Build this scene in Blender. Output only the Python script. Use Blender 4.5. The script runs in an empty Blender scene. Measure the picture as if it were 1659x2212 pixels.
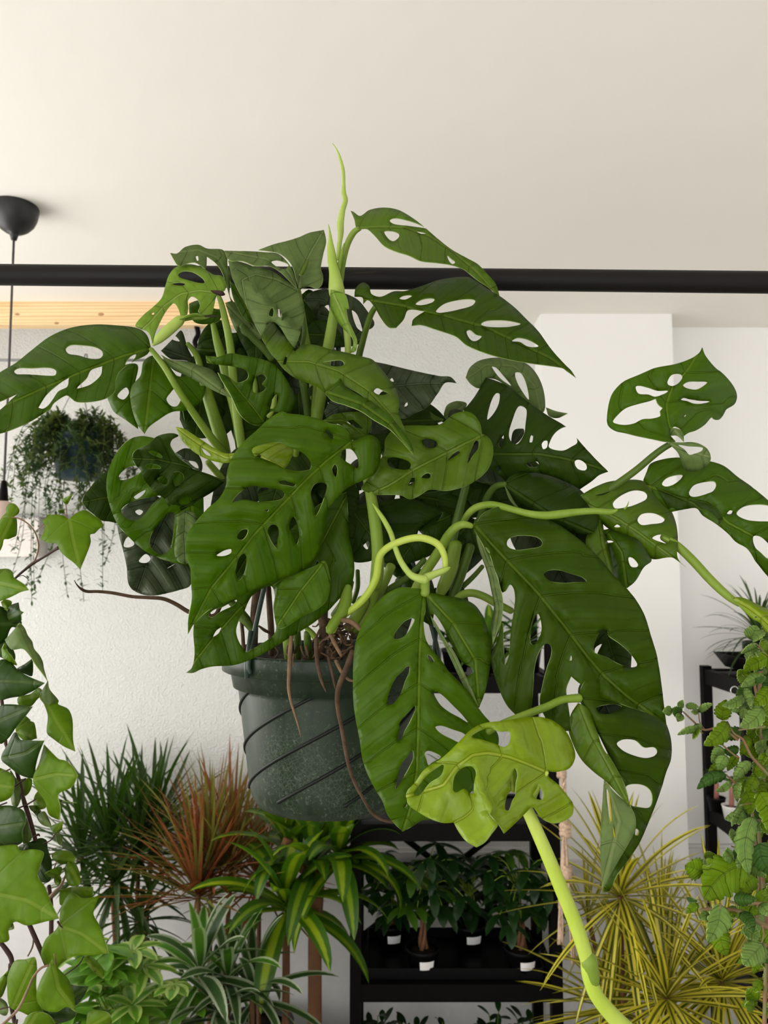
import bpy, bmesh, math, random
from mathutils import Vector, Matrix, noise
from mathutils.geometry import delaunay_2d_cdt
R = random.Random(7)
SC = bpy.context.scene
COL = SC.collection
PI = math.pi
# ------------------------------------------------------------------ camera
FPX = 1661.0
EYE = 1.85
PITCH = math.radians(4.7)
CP, SP = math.cos(PITCH), math.sin(PITCH)
cam_d = bpy.data.cameras.new('camera')
cam = bpy.data.objects.new('camera', cam_d)
COL.objects.link(cam)
cam.location = (0, 0, EYE)
cam.rotation_euler = (PI / 2 + PITCH, 0, 0)
cam_d.sensor_fit = 'VERTICAL'
cam_d.sensor_height = 36.0
cam_d.lens = FPX / 2212 * 36.0
cam_d.clip_start = 0.05
cam_d.dof.use_dof = True
cam_d.dof.focus_distance = 0.97
cam_d.dof.aperture_fstop = 8.5
SC.camera = cam

def P(px, py, d):
    """a point of the place, d metres into the room, seen at photo pixel px, py"""
    a = (px - 829.5) / FPX
    b = -(py - 1106.0) / FPX
    y = CP - b * SP
    z = SP + b * CP
    k = d / y
    return Vector((a * k, d, EYE + z * k))

FR = dict(px=(0, 0, 1.0), c1=(0, 400, 2.9625), c2=(340, 280, 3.072), c3=(700, 400, 2.860), c4=(1200, 640, 3.351),
          c5=(0, 860, 3.686), c6=(380, 860, 3.190), c7=(760, 860, 2.860), c8=(700, 1040, 4.1475),
          s1=(380, 1280, 3.456), s2=(740, 1240, 3.770), s3=(980, 1060, 3.318), s4=(860, 1420, 2.676),
          s5=(1400, 1180, 5.82), s6=(1400, 1480, 3.568), s7=(0, 1400, 2.725), s8=(100, 1600, 3.072),
          t1=(560, 1740, 4.687), t2=(740, 1740, 3.190), t3=(1140, 1640, 3.1965), t4=(0, 400, 3.16), t7=(0, 1040, 5.529))

def fp(fr, x, y):
    ox, oy, s = FR[fr]
    return (ox + x / s, oy + y / s)

def pts(fr, s):
    out = []
    for w in s.split():
        c = w.endswith('!')
        x, y = w.rstrip('!').split(',')
        q = fp(fr, float(x), float(y))
        out.append((q[0], q[1], c))
    return out

# ------------------------------------------------------------------ objects
def tag(o, label=None, cat=None, group=None, kind=None):
    if label: o['label'] = label
    if cat: o['category'] = cat
    if group: o['group'] = group
    if kind: o['kind'] = kind
    return o

def empty(name, loc, label, cat, group=None):
    o = bpy.data.objects.new(name, None)
    o.empty_display_size = 0.05
    COL.objects.link(o)
    o.location = loc
    return tag(o, label, cat, group)

def put(o, parent):
    if parent is not None:
        o.parent = parent
        if parent.type == 'EMPTY':
            o.matrix_parent_inverse = Matrix.Translation(-Vector(parent.location))
    return o

def mesh_obj(name, verts, faces, mat, parent=None, smooth=True, uv=None, mats=None, fmat=None):
    me = bpy.data.meshes.new(name)
    me.from_pydata([tuple(v) for v in verts], [], faces)
    me.validate()
    for m in (mats or [mat]):
        me.materials.append(m)
    if smooth and len(me.polygons):
        me.polygons.foreach_set('use_smooth', [True] * len(me.polygons))
    if fmat and len(fmat) == len(me.polygons):
        me.polygons.foreach_set('material_index', fmat)
    if uv:
        l = me.uv_layers.new(name='UVMap')
        for lp in me.loops:
            l.data[lp.index].uv = uv[lp.vertex_index]
    me.update()
    o = bpy.data.objects.new(name, me)
    COL.objects.link(o)
    return put(o, parent)

class MB:
    """collects shapes of ONE part"""
    def __init__(s):
        s.v, s.f, s.uv, s.m = [], [], [], []
    def add(s, v, f, uv=None, m=0):
        n = len(s.v)
        s.v += [Vector(a) for a in v]
        s.uv += (uv or [(0.0, 0.0)] * len(v))
        for q in f:
            s.f.append(tuple(i + n for i in q))
            s.m.append(m)
        return s
    def box(s, a, b, m=0):
        x0, y0, z0 = [min(a[i], b[i]) for i in range(3)]
        x1, y1, z1 = [max(a[i], b[i]) for i in range(3)]
        v = [(x0, y0, z0), (x1, y0, z0), (x1, y1, z0), (x0, y1, z0), (x0, y0, z1), (x1, y0, z1), (x1, y1, z1), (x0, y1, z1)]
        return s.add(v, [(0, 3, 2, 1), (4, 5, 6, 7), (0, 1, 5, 4), (1, 2, 6, 5), (2, 3, 7, 6), (3, 0, 4, 7)], m=m)
    def bar(s, a, b, w, h, m=0):
        a, b = Vector(a), Vector(b)
        t = (b - a).normalized()
        up = Vector((0, 0, 1)) if abs(t.z) < .9 else Vector((0, 1, 0))
        x = t.cross(up).normalized() * (w / 2)
        y = x.cross(t).normalized() * (h / 2)
        v = [a - x - y, a + x - y, a + x + y, a - x + y, b - x - y, b + x - y, b + x + y, b - x + y]
        return s.add(v, [(0, 1, 2, 3), (7, 6, 5, 4), (1, 0, 4, 5), (2, 1, 5, 6), (3, 2, 6, 7), (0, 3, 7, 4)], m=m)
    def tube(s, p, r, n=10, m=0, cap=True, ridge=None):
        p = [Vector(q) for q in p]
        if not hasattr(r, '__len__'): r = [r] * len(p)
        vs, fs, uv = [], [], []
        t0 = (p[1] - p[0]).normalized()
        nx = t0.orthogonal().normalized()
        L = 0
        for i, q in enumerate(p):
            t = (p[min(i + 1, len(p) - 1)] - p[max(i - 1, 0)])
            if t.length < 1e-9: t = t0
            t.normalize()
            nx = (nx - t * nx.dot(t))
            if nx.length < 1e-6: nx = t.orthogonal()
            nx.normalize()
            ny = t.cross(nx)
            if i: L += (p[i] - p[i - 1]).length
            for k in range(n):
                a = 2 * PI * k / n
                rr = r[i] * (1 + (ridge(i, a) if ridge else 0))
                vs.append(q + (nx * math.cos(a) + ny * math.sin(a)) * rr)
                uv.append((L * 10, k / n))
        for i in range(len(p) - 1):
            for k in range(n):
                a = i * n + k; b = i * n + (k + 1) % n
                fs.append((a, b, b + n, a + n))
        if cap:
            fs.append(tuple(range(n - 1, -1, -1)))
            fs.append(tuple((len(p) - 1) * n + k for k in range(n)))
        return s.add(vs, fs, uv, m)
    def lathe(s, prof, c, n=32, m=0, close=True):
        c = Vector(c)
        vs = [c + Vector((r * math.cos(2 * PI * k / n), r * math.sin(2 * PI * k / n), z)) for r, z in prof for k in range(n)]
        fs = [(i * n + k, i * n + (k + 1) % n, (i + 1) * n + (k + 1) % n, (i + 1) * n + k) for i in range(len(prof) - 1) for k in range(n)]
        if close:
            fs.append(tuple(range(n - 1, -1, -1)))
            fs.append(tuple((len(prof) - 1) * n + k for k in range(n)))
        uv = [(k / n, z * 10) for r, z in prof for k in range(n)]
        return s.add(vs, fs, uv, m)
    def build(s, name, mat, parent=None, smooth=True):
        mats = mat if isinstance(mat, (list, tuple)) else [mat]
        return mesh_obj(name, s.v, s.f, None, parent, smooth, s.uv, mats, s.m if len(mats) > 1 else None)

def smooth3(p, k=6):
    p = [Vector(q) for q in p]
    if len(p) < 3: return [p[0].lerp(p[-1], i / k) for i in range(k + 1)]
    out = []
    for i in range(len(p) - 1):
        a, b, c, d = p[max(i - 1, 0)], p[i], p[i + 1], p[min(i + 2, len(p) - 1)]
        for j in range(k):
            t = j / k
            out.append(0.5 * ((2 * b) + (c - a) * t + (2 * a - 5 * b + 4 * c - d) * t * t + (3 * b - a - 3 * c + d) * t ** 3))
    out.append(p[-1])
    return out

def stem(name, fr, s, d, mat, parent, n=10, k=5, ridge=None):
    """s: 'x,y,w ...' traced course of a stem; d: depths (first, last) or one per point"""
    w = [tuple(float(c) for c in q.split(',')) for q in s.split()]
    sc = FR[fr][2]
    m = len(w)
    if not hasattr(d, '__len__'): d = (d, d)
    if len(d) == 2 and m != 2: d = [d[0] + (d[1] - d[0]) * i / (m - 1) for i in range(m)]
    pp = [P(*fp(fr, q[0], q[1]), d[i]) for i, q in enumerate(w)]
    rr = [q[2] / sc / 2 * d[i] / FPX for i, q in enumerate(w)]
    comb = smooth3([Vector((p.x, p.y, p.z)) for p in pp], k)
    r2 = smooth3([Vector((r, 0, 0)) for r in rr], k)
    rs = [max(q.x, .0003) for q in r2]
    e0 = (comb[0] - comb[1]).normalized(); e1 = (comb[-1] - comb[-2]).normalized()
    ra, rb_ = rs[0], rs[-1]
    comb = [comb[0] + e0 * ra * .62, comb[0] + e0 * ra * .42] + comb + [comb[-1] + e1 * rb_ * .42, comb[-1] + e1 * rb_ * .62]
    rs = [ra * .25, ra * .72] + rs + [rb_ * .72, rb_ * .25]
    return MB().tube(comb, rs, n, ridge=ridge).build(name, mat, parent)

# ------------------------------------------------------------------ traced leaves
def dense(p, step):
    """closed Catmull-Rom through the traced points; marked points stay sharp"""
    n = len(p)
    out = []
    for i in range(n):
        a, b, c, d = p[i - 1], p[i], p[(i + 1) % n], p[(i + 2) % n]
        A, B, Cc, D = Vector(a[:2]), Vector(b[:2]), Vector(c[:2]), Vector(d[:2])
        if b[2]: A = B - (Cc - B) * .6
        if c[2]: D = Cc + (Cc - B) * .6
        L = (Cc - B).length
        la = max((B - A).length, 1e-3); ld = max((D - Cc).length, 1e-3)
        m1 = ((Cc - A) / (L + la)) * L
        m2 = ((D - B) / (L + ld)) * L
        k = max(1, int(L / step + .5))
        for j in range(k):
            t = j / k
            out.append(B * (2 * t ** 3 - 3 * t * t + 1) + m1 * (t ** 3 - 2 * t * t + t) + Cc * (-2 * t ** 3 + 3 * t * t) + m2 * (t ** 3 - t * t))
    return out

def inside(poly, x, y):
    r = False
    n = len(poly)
    j = n - 1
    for i in range(n):
        xi, yi = poly[i]; xj, yj = poly[j]
        if (yi > y) != (yj > y) and x < (xj - xi) * (y - yi) / (yj - yi) + xi:
            r = not r
        j = i
    return r

def midparam(mid, x, y):
    best = None
    s = 0
    for i in range(len(mid) - 1):
        ax, ay = mid[i]; bx, by = mid[i + 1]
        dx, dy = bx - ax, by - ay
        L = math.hypot(dx, dy)
        t = ((x - ax) * dx + (y - ay) * dy) / (L * L)
        tc = min(max(t, 0 if i else -9), 1 if i < len(mid) - 2 else 9)
        ox, oy = x - ax - dx * tc, y - ay - dy * tc
        dist = math.hypot(ox, oy)
        v = (dx * oy - dy * ox) / L
        if best is None or dist < best[0]:
            best = (dist, s + tc * L, dist if v >= 0 else -dist)
        s += L
    return best[1], best[2], s

def trace_leaf(name, out, holes, mid, d, sA, sB, mats, parent, arch=0.0, quilt=0.0025, veins=34.0, step=5.0, grid=11.0, thick=0.0009, wav=0.0, curl=0.0):
    poly = [(q.x, q.y) for q in dense(out, step)]
    hp = [[(q.x, q.y) for q in dense(h, step * .8)] for h in holes]
    V, E = [], []
    for ring in [poly] + hp:
        n0 = len(V)
        V += [Vector(q) for q in ring]
        E += [(n0 + i, n0 + (i + 1) % len(ring)) for i in range(len(ring))]
    xs = [q[0] for q in poly]; ys = [q[1] for q in poly]
    nb = len(V)
    bnd = [tuple(v) for v in V]
    gy = min(ys) + grid * .5
    row = 0
    while gy < max(ys):
        gx = min(xs) + grid * (.5 if row % 2 else 0.0)
        while gx < max(xs):
            if inside(poly, gx, gy) and not any(inside(h, gx, gy) for h in hp):
                if all((gx - b[0]) ** 2 + (gy - b[1]) ** 2 > (grid * .45) ** 2 for b in bnd):
                    V.append(Vector((gx, gy)))
            gx += grid
        gy += grid * .87
        row += 1
    r = delaunay_2d_cdt(V, E, [], 0, 1e-5)
    v2, tris = r[0], r[2]
    keep = []
    for t in tris:
        cx = sum(v2[i].x for i in t) / 3; cy = sum(v2[i].y for i in t) / 3
        if inside(poly, cx, cy) and not any(inside(h, cx, cy) for h in hp):
            keep.append(tuple(t))
    mp = [midparam(mid, q.x, q.y) for q in v2]
    Lm = mp[0][2]
    wA = max([m[1] for m in mp] + [1.0]); wB = max([-m[1] for m in mp] + [1.0])
    ve = veins * 2.2
    verts, uv = [], []
    ph0 = (out[0][0] * 1.7 + out[0][1]) % 7.0
    for q, (s, v, L) in zip(v2, mp):
        u = s / Lm
        uc = min(max(u, -.15), 1.15)
        vn = v / wA if v > 0 else -v / wB
        dd = d[0] + (d[1] - d[0]) * uc - arch * 4 * uc * (1 - uc)
        dd += (sA if v > 0 else sB) * vn ** 1.4
        dd += curl * vn ** 3
        ph = (s - .58 * abs(v) - .0024 * v * v * min(1, 60.0 / ve)) / ve
        dd -= quilt * 2.5 * abs(math.sin(PI * ph)) ** .8 * min(1, abs(v) / 16.0) * min(1.0, 1.35 - .9 * vn)
        nz = noise.noise(Vector((q.x / 75.0, q.y / 75.0, ph0))), noise.noise(Vector((q.x / 27.0, q.y / 27.0, ph0 + 5)))
        if quilt: dd += .0075 * nz[0] * min(1, .3 + vn) + .0022 * nz[1]
        if wav: dd += wav * math.sin(s / 23.0 + ph0) * vn ** 2
        verts.append(P(q.x, q.y, dd))
        uv.append((ph, v / ve))
    used = sorted({i for t in keep for i in t})
    ix = {i: k for k, i in enumerate(used)}
    o = mesh_obj(name, [verts[i] for i in used], [tuple(ix[i] for i in t) for t in keep], None, parent, True, [uv[i] for i in used], mats)
    if thick:
        md = o.modifiers.new('thickness', 'SOLIDIFY')
        md.thickness = thick
        md.offset = 0
        md.material_offset_rim = len(mats) - 1
    return o

def L(fr, out, mid, d, sA=0., sB=0., mat='mature', holes=(), parent=None, name='leaf', **k):
    o = pts(fr, out)
    h = [pts(fr, q) for q in holes]
    m = [q[:2] for q in pts(fr, mid)]
    mm = LEAFM[mat]
    return trace_leaf(name, o, h, m, d, sA, sB, mm, parent, **k)
# ------------------------------------------------------------------ materials
def nt(name):
    m = bpy.data.materials.new(name)
    m.use_nodes = True
    t = m.node_tree
    return m, t, t.nodes, t.links, t.nodes['Principled BSDF']

def setp(b, **k):
    for a, v in k.items():
        a = a.replace('_', ' ')
        if a in b.inputs: b.inputs[a].default_value = v

def math_n(N, Lk, op, a, b=None, c=None):
    n = N.new('ShaderNodeMath'); n.operation = op
    for i, q in enumerate((a, b, c)):
        if q is None: continue
        if isinstance(q, (int, float)): n.inputs[i].default_value = q
        else: Lk.new(q, n.inputs[i])
    return n.outputs[0]

def ramp01(N, Lk, x, a, b):
    n = N.new('ShaderNodeMapRange'); n.interpolation_type = 'SMOOTHSTEP'
    n.inputs['From Min'].default_value = a; n.inputs['From Max'].default_value = b
    Lk.new(x, n.inputs['Value'])
    return n.outputs['Result']

def mixc(N, Lk, f, a, b):
    n = N.new('ShaderNodeMix'); n.data_type = 'RGBA'
    if isinstance(f, (int, float)): n.inputs[0].default_value = f
    else: Lk.new(f, n.inputs[0])
    for i, q in ((6, a), (7, b)):
        if isinstance(q, tuple): n.inputs[i].default_value = (*q, 1) if len(q) == 3 else q
        else: Lk.new(q, n.inputs[i])
    return n.outputs[2]

def noise_n(N, Lk, scale, detail=3, rough=.55, vec=None, dims=None):
    n = N.new('ShaderNodeTexNoise')
    n.inputs['Scale'].default_value = scale; n.inputs['Detail'].default_value = detail
    n.inputs['Roughness'].default_value = rough
    if vec is not None: Lk.new(vec, n.inputs['Vector'])
    return n.outputs['Fac']

def objco(N):
    return N.new('ShaderNodeTexCoord').outputs['Object']

def bump_n(N, Lk, h, strength, dist):
    n = N.new('ShaderNodeBump'); n.inputs['Strength'].default_value = strength; n.inputs['Distance'].default_value = dist
    Lk.new(h, n.inputs['Height'])
    return n.outputs['Normal']

def leaf_mat(name, c, c2, vein, trans, tw=.42, rough=.42, veinmix=.55, spec=.4, bump=.5):
    """leaf blade: noise-mottled green, midrib and side veins from the blade's own UV, light passing through"""
    m, t, N, K, b = nt(name)
    co = objco(N)
    uv = N.new('ShaderNodeUVMap').outputs[0]
    sx = N.new('ShaderNodeSeparateXYZ'); K.new(uv, sx.inputs[0])
    u, v = sx.outputs[0], sx.outputs[1]
    av = math_n(N, K, 'ABSOLUTE', v)
    rib = math_n(N, K, 'SUBTRACT', 1.0, ramp01(N, K, av, .018, .055))
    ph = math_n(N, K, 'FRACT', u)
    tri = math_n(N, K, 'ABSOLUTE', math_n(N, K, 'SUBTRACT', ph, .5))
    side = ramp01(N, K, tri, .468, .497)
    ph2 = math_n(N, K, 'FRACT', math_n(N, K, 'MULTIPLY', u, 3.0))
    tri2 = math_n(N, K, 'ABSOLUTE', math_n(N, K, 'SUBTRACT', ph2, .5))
    n1 = noise_n(N, K, 13.0, 4, .6, co)
    n2 = noise_n(N, K, 160.0, 4, .6, co)
    n3 = noise_n(N, K, 5.5, 2, .5, co)
    base = mixc(N, K, ramp01(N, K, n1, .3, .7), c, c2)
    base = mixc(N, K, math_n(N, K, 'MULTIPLY', ramp01(N, K, n3, .42, .68), .75), base, (c2[0] * .72, c2[1] * 1.18, c2[2]))
    base = mixc(N, K, math_n(N, K, 'MULTIPLY', ramp01(N, K, math_n(N, K, 'FRACT', math_n(N, K, 'ADD', ph, .5)), .05, .95), .38), (c2[0] * 1.1, c2[1] * 1.22, c2[2]), base)  # vein bands: pigment striping plus crease shading put into the colour
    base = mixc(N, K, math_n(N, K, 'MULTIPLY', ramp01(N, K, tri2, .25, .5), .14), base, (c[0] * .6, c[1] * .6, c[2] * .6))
    dk = N.new('ShaderNodeMix'); dk.data_type = 'RGBA'; dk.blend_type = 'MULTIPLY'
    dk.inputs[0].default_value = .35
    K.new(base, dk.inputs[6]); K.new(n2, dk.inputs[7])
    br = N.new('ShaderNodeBrightContrast'); br.inputs['Bright'].default_value = .0
    K.new(dk.outputs[2], br.inputs['Color'])
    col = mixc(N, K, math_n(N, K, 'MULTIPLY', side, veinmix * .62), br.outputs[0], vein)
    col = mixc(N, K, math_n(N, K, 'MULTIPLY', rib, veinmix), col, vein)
    K.new(col, b.inputs['Base Color'])
    setp(b, Roughness=rough, Specular_IOR_Level=spec)
    h = math_n(N, K, 'ADD', math_n(N, K, 'MULTIPLY', side, -.55), math_n(N, K, 'MULTIPLY', ramp01(N, K, tri2, .3, .5), -.12))
    h = math_n(N, K, 'ADD', h, math_n(N, K, 'MULTIPLY', rib, -.6))
    h = math_n(N, K, 'ADD', h, math_n(N, K, 'MULTIPLY', n2, .15))
    nrm = bump_n(N, K, h, min(1.0, bump * 1.7), .0026)
    K.new(nrm, b.inputs['Normal'])
    tr = N.new('ShaderNodeBsdfTranslucent')
    tc = mixc(N, K, math_n(N, K, 'MULTIPLY', rib, .5), mixc(N, K, n1, trans, tuple(q * .75 for q in trans)), vein)
    K.new(tc, tr.inputs['Color']); K.new(nrm, tr.inputs['Normal'])
    mx = N.new('ShaderNodeMixShader'); mx.inputs[0].default_value = tw
    K.new(b.outputs[0], mx.inputs[1]); K.new(tr.outputs[0], mx.inputs[2])
    K.new(mx.outputs[0], N['Material Output'].inputs['Surface'])
    return m

def plain(name, c, rough=.5, var=.25, scale=40., bump=0., bscale=120., spec=.4, metal=0., c2=None, bdist=.002):
    m, t, N, K, b = nt(name)
    co = objco(N)
    n1 = noise_n(N, K, scale, 4, .6, co)
    if c2 is None: c2 = tuple(q * (1 - var) for q in c)
    K.new(mixc(N, K, ramp01(N, K, n1, .3, .7), c, c2), b.inputs['Base Color'])
    setp(b, Roughness=rough, Specular_IOR_Level=spec, Metallic=metal)
    if bump:
        K.new(bump_n(N, K, noise_n(N, K, bscale, 5, .6, co), bump, bdist), b.inputs['Normal'])
    return m

def stripe_leaf(name, centre, edge, trans, lo=.35, hi=.6, tw=.3, rough=.4, tip=None, spec=.35):
    """strap leaf whose stripe follows the blade: v of the UV runs -1..1 across, u 0..1 along"""
    m, t, N, K, b = nt(name)
    uv = N.new('ShaderNodeUVMap').outputs[0]
    sx = N.new('ShaderNodeSeparateXYZ'); K.new(uv, sx.inputs[0])
    av = math_n(N, K, 'ABSOLUTE', sx.outputs[1])
    f = ramp01(N, K, av, lo, hi)
    col = mixc(N, K, f, centre, edge)
    if tip: col = mixc(N, K, ramp01(N, K, sx.outputs[0], .4, 1.), col, tip)
    n = noise_n(N, K, 30., 3, .6, objco(N))
    dk = N.new('ShaderNodeMix'); dk.data_type = 'RGBA'; dk.blend_type = 'MULTIPLY'; dk.inputs[0].default_value = .4
    K.new(col, dk.inputs[6]); K.new(n, dk.inputs[7])
    K.new(dk.outputs[2], b.inputs['Base Color'])
    setp(b, Roughness=rough, Specular_IOR_Level=spec)
    tr = N.new('ShaderNodeBsdfTranslucent'); tr.inputs['Color'].default_value = (*trans, 1)
    mx = N.new('ShaderNodeMixShader'); mx.inputs[0].default_value = tw
    K.new(b.outputs[0], mx.inputs[1]); K.new(tr.outputs[0], mx.inputs[2])
    K.new(mx.outputs[0], N['Material Output'].inputs['Surface'])
    return m

M = {}
RIM = plain('leaf_edge_lit', (.26, .36, .09), .5, .2)  # pale rim: light caught along the leaf edge, put into the colour
RIMD = plain('leaf_edge_lit_dark', (.12, .2, .05), .5, .2)  # dimmer rim for dark leaves, edge light likewise in the colour
LEAFM = {
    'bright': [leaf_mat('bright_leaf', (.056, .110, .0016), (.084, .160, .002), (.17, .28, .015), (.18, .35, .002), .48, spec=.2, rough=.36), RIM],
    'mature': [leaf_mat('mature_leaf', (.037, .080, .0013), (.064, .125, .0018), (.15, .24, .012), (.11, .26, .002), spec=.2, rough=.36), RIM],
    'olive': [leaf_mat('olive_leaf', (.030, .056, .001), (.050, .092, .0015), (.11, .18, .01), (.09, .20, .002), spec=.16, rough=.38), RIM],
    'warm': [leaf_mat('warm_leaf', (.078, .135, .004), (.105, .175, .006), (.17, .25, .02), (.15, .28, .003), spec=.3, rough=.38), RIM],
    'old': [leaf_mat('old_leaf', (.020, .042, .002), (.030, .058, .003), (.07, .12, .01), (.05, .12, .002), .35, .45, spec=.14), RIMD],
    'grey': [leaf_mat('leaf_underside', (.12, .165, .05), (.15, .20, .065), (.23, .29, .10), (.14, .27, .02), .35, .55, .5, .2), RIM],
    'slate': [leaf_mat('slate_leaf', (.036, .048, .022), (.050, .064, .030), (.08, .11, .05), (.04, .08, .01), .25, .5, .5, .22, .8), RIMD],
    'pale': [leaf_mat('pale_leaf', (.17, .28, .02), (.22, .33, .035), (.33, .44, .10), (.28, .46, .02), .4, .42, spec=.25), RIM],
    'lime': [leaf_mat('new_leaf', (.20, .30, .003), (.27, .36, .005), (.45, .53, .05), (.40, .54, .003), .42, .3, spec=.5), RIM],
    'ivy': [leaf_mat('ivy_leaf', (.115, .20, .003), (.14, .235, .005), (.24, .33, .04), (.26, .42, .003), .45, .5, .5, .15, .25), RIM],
    'ivydark': [leaf_mat('ivy_leaf_dark', (.020, .052, .003), (.03, .07, .004), (.08, .13, .02), (.05, .13, .003), .4, .45, .5, .2, .25), RIMD],  # deeper green for some ivy leaves
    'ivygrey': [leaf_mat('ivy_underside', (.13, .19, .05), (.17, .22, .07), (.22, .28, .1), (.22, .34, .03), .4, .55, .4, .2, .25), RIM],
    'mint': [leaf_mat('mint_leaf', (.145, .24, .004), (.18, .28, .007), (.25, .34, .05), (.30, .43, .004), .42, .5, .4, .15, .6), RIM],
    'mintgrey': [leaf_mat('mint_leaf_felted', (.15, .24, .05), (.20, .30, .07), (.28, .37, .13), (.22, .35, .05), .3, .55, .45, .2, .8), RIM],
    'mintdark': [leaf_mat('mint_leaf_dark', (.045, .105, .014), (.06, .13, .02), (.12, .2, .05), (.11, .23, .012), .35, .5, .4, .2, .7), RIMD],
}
def stem_mat(name, c, c2, var=.3):
    m, t, N, K, b = nt(name)
    co = objco(N)
    mp = N.new('ShaderNodeMapping'); mp.inputs['Scale'].default_value = (160, 160, 14)
    K.new(co, mp.inputs[0])
    n1 = noise_n(N, K, 1.0, 4, .6, mp.outputs[0])
    n0 = noise_n(N, K, 18.0, 2, .5, co)
    c0 = mixc(N, K, ramp01(N, K, n0, .35, .65), c, c2)
    K.new(mixc(N, K, math_n(N, K, 'MULTIPLY', n1, var), c0, tuple(q * .35 for q in c)), b.inputs['Base Color'])
    setp(b, Roughness=.45, Specular_IOR_Level=.25)
    K.new(bump_n(N, K, n1, .35, .0015), b.inputs['Normal'])
    return m
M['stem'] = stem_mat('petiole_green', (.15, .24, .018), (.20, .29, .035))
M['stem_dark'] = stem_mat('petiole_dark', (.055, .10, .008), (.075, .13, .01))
M['stem_pale'] = stem_mat('petiole_pale', (.30, .42, .06), (.36, .47, .10), .25)
M['stem_lime'] = stem_mat('runner_lime', (.37, .49, .05), (.43, .53, .09), .2)
M['root'] = plain('aerial_root', (.095, .055, .03), .75, .5, 60, .6, 200, .2)
M['root_pale'] = plain('root_tan', (.20, .12, .065), .75, .4, 60, .6, 200, .2)
M['ivystem'] = plain('ivy_stem', (.055, .022, .014), .6, .4, 60, .4, 200, .3)
M['ivypet'] = plain('ivy_leafstalk', (.22, .13, .07), .55, .4, 60, .2, 200, .3)
M['mintstem'] = plain('mint_stem', (.20, .085, .05), .55, .4, 60, .2, 200, .3, c2=(.14, .16, .05))
M['wither'] = plain('withered_tip', (.035, .010, .006), .7, .4)
M['soil'] = plain('potting_soil', (.022, .014, .009), .95, .6, 80, 1., 160, .1, bdist=.006)
M['bark'] = plain('cane_bark', (.15, .072, .028), .75, .5, 25, .7, 70, .2, c2=(.12, .055, .03), bdist=.003)
M['black'] = plain('black_powder_coat', (.0035, .003, .0027), .5, .3, 30, .1, 200, .07)
M['blackp'] = plain('black_plastic', (.0035, .0035, .0038), .42, .3, 30, .05, 200, .10)
M['cord'] = plain('cord_sleeve', (.09, .085, .08), .7, .3)
M['canopy'] = plain('lamp_canopy', (.012, .012, .0125), .45, .2, 20, .03, 90, .45)
M['white'] = plain('white_enamel', (.8, .79, .76), .4, .05)
M['greyw'] = plain('grey_wire', (.25, .25, .25), .5, .2)
M['ledge'] = plain('pinkish_ledge_paint', (.66, .61, .57), .7, .06)
M['jute'] = plain('macrame_cotton', (.66, .47, .34), .9, .35, 120, .8, 260, .1, bdist=.004)
M['label'] = plain('paper_label', (.82, .80, .80), .7, .04)
M['ink'] = plain('label_print', (.32, .30, .32), .8, .1)
M['terra'] = plain('terracotta', (.26, .085, .045), .8, .25, 30, .2)
M['teal'] = plain('teal_plastic', (.03, .065, .08), .5, .35, 14, .1, 60)
M['floorpot'] = plain('grower_pot', (.018, .02, .018), .5, .3)
M['pink'] = plain('pink_clay', (.42, .17, .13), .7, .3, 30)

def pipe_mat():
    m, t, N, K, b = nt('painted_steel_pipe')
    co = objco(N)
    mp = N.new('ShaderNodeMapping'); mp.inputs['Scale'].default_value = (3.5, 60, 60); K.new(co, mp.inputs[0])
    n = noise_n(N, K, 1.0, 6, .65, mp.outputs[0])
    n2 = noise_n(N, K, 14., 3, .5, co)
    f = math_n(N, K, 'MULTIPLY', ramp01(N, K, n, .58, .8), ramp01(N, K, n2, .45, .7))
    K.new(mixc(N, K, f, (.008, .0068, .0058), (.055, .043, .034)), b.inputs['Base Color'])
    K.new(ramp01(N, K, n, .2, .9), b.inputs['Roughness'])
    K.new(math_n(N, K, 'MULTIPLY_ADD', n, .3, .33), b.inputs['Roughness'])
    setp(b, Specular_IOR_Level=.16)
    K.new(bump_n(N, K, n, .2, .001), b.inputs['Normal'])
    return m
M['pipe'] = pipe_mat()

def pot_mat():
    m, t, N, K, b = nt('green_nursery_plastic')
    co = objco(N)
    mp = N.new('ShaderNodeMapping'); mp.inputs['Scale'].default_value = (70, 70, 9); K.new(co, mp.inputs[0])
    streak = noise_n(N, K, 1.0, 5, .6, mp.outputs[0])
    spk = noise_n(N, K, 190., 3, .7, co)
    big = noise_n(N, K, 9., 2, .5, co)
    vo = N.new('ShaderNodeTexVoronoi'); vo.feature = 'DISTANCE_TO_EDGE'; vo.inputs['Scale'].default_value = 170
    K.new(co, vo.inputs['Vector'])
    ring = math_n(N, K, 'MULTIPLY', math_n(N, K, 'SUBTRACT', 1.0, ramp01(N, K, vo.outputs['Distance'], .02, .09)), ramp01(N, K, big, .48, .62))
    f = math_n(N, K, 'MULTIPLY', ramp01(N, K, spk, .55, .70), ramp01(N, K, big, .3, .6))
    f = math_n(N, K, 'MAXIMUM', f, math_n(N, K, 'MULTIPLY', ring, .4))
    base = mixc(N, K, ramp01(N, K, streak, .3, .75), (.008, .0165, .0075), (.016, .028, .0125))
    K.new(mixc(N, K, math_n(N, K, 'MULTIPLY', f, .8), base, (.08, .105, .07)), b.inputs['Base Color'])
    K.new(math_n(N, K, 'MULTIPLY_ADD', f, .3, .36), b.inputs['Roughness'])
    setp(b, Specular_IOR_Level=.22)
    K.new(bump_n(N, K, streak, .10, .002), b.inputs['Normal'])
    return m
M['pot'] = pot_mat()
M['potdark'] = plain('nursery_plastic_rib_shade', (.005, .0075, .0045), .5, .3, spec=.2)  # ribs darker than the pot: groove shading put into their colour
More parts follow.
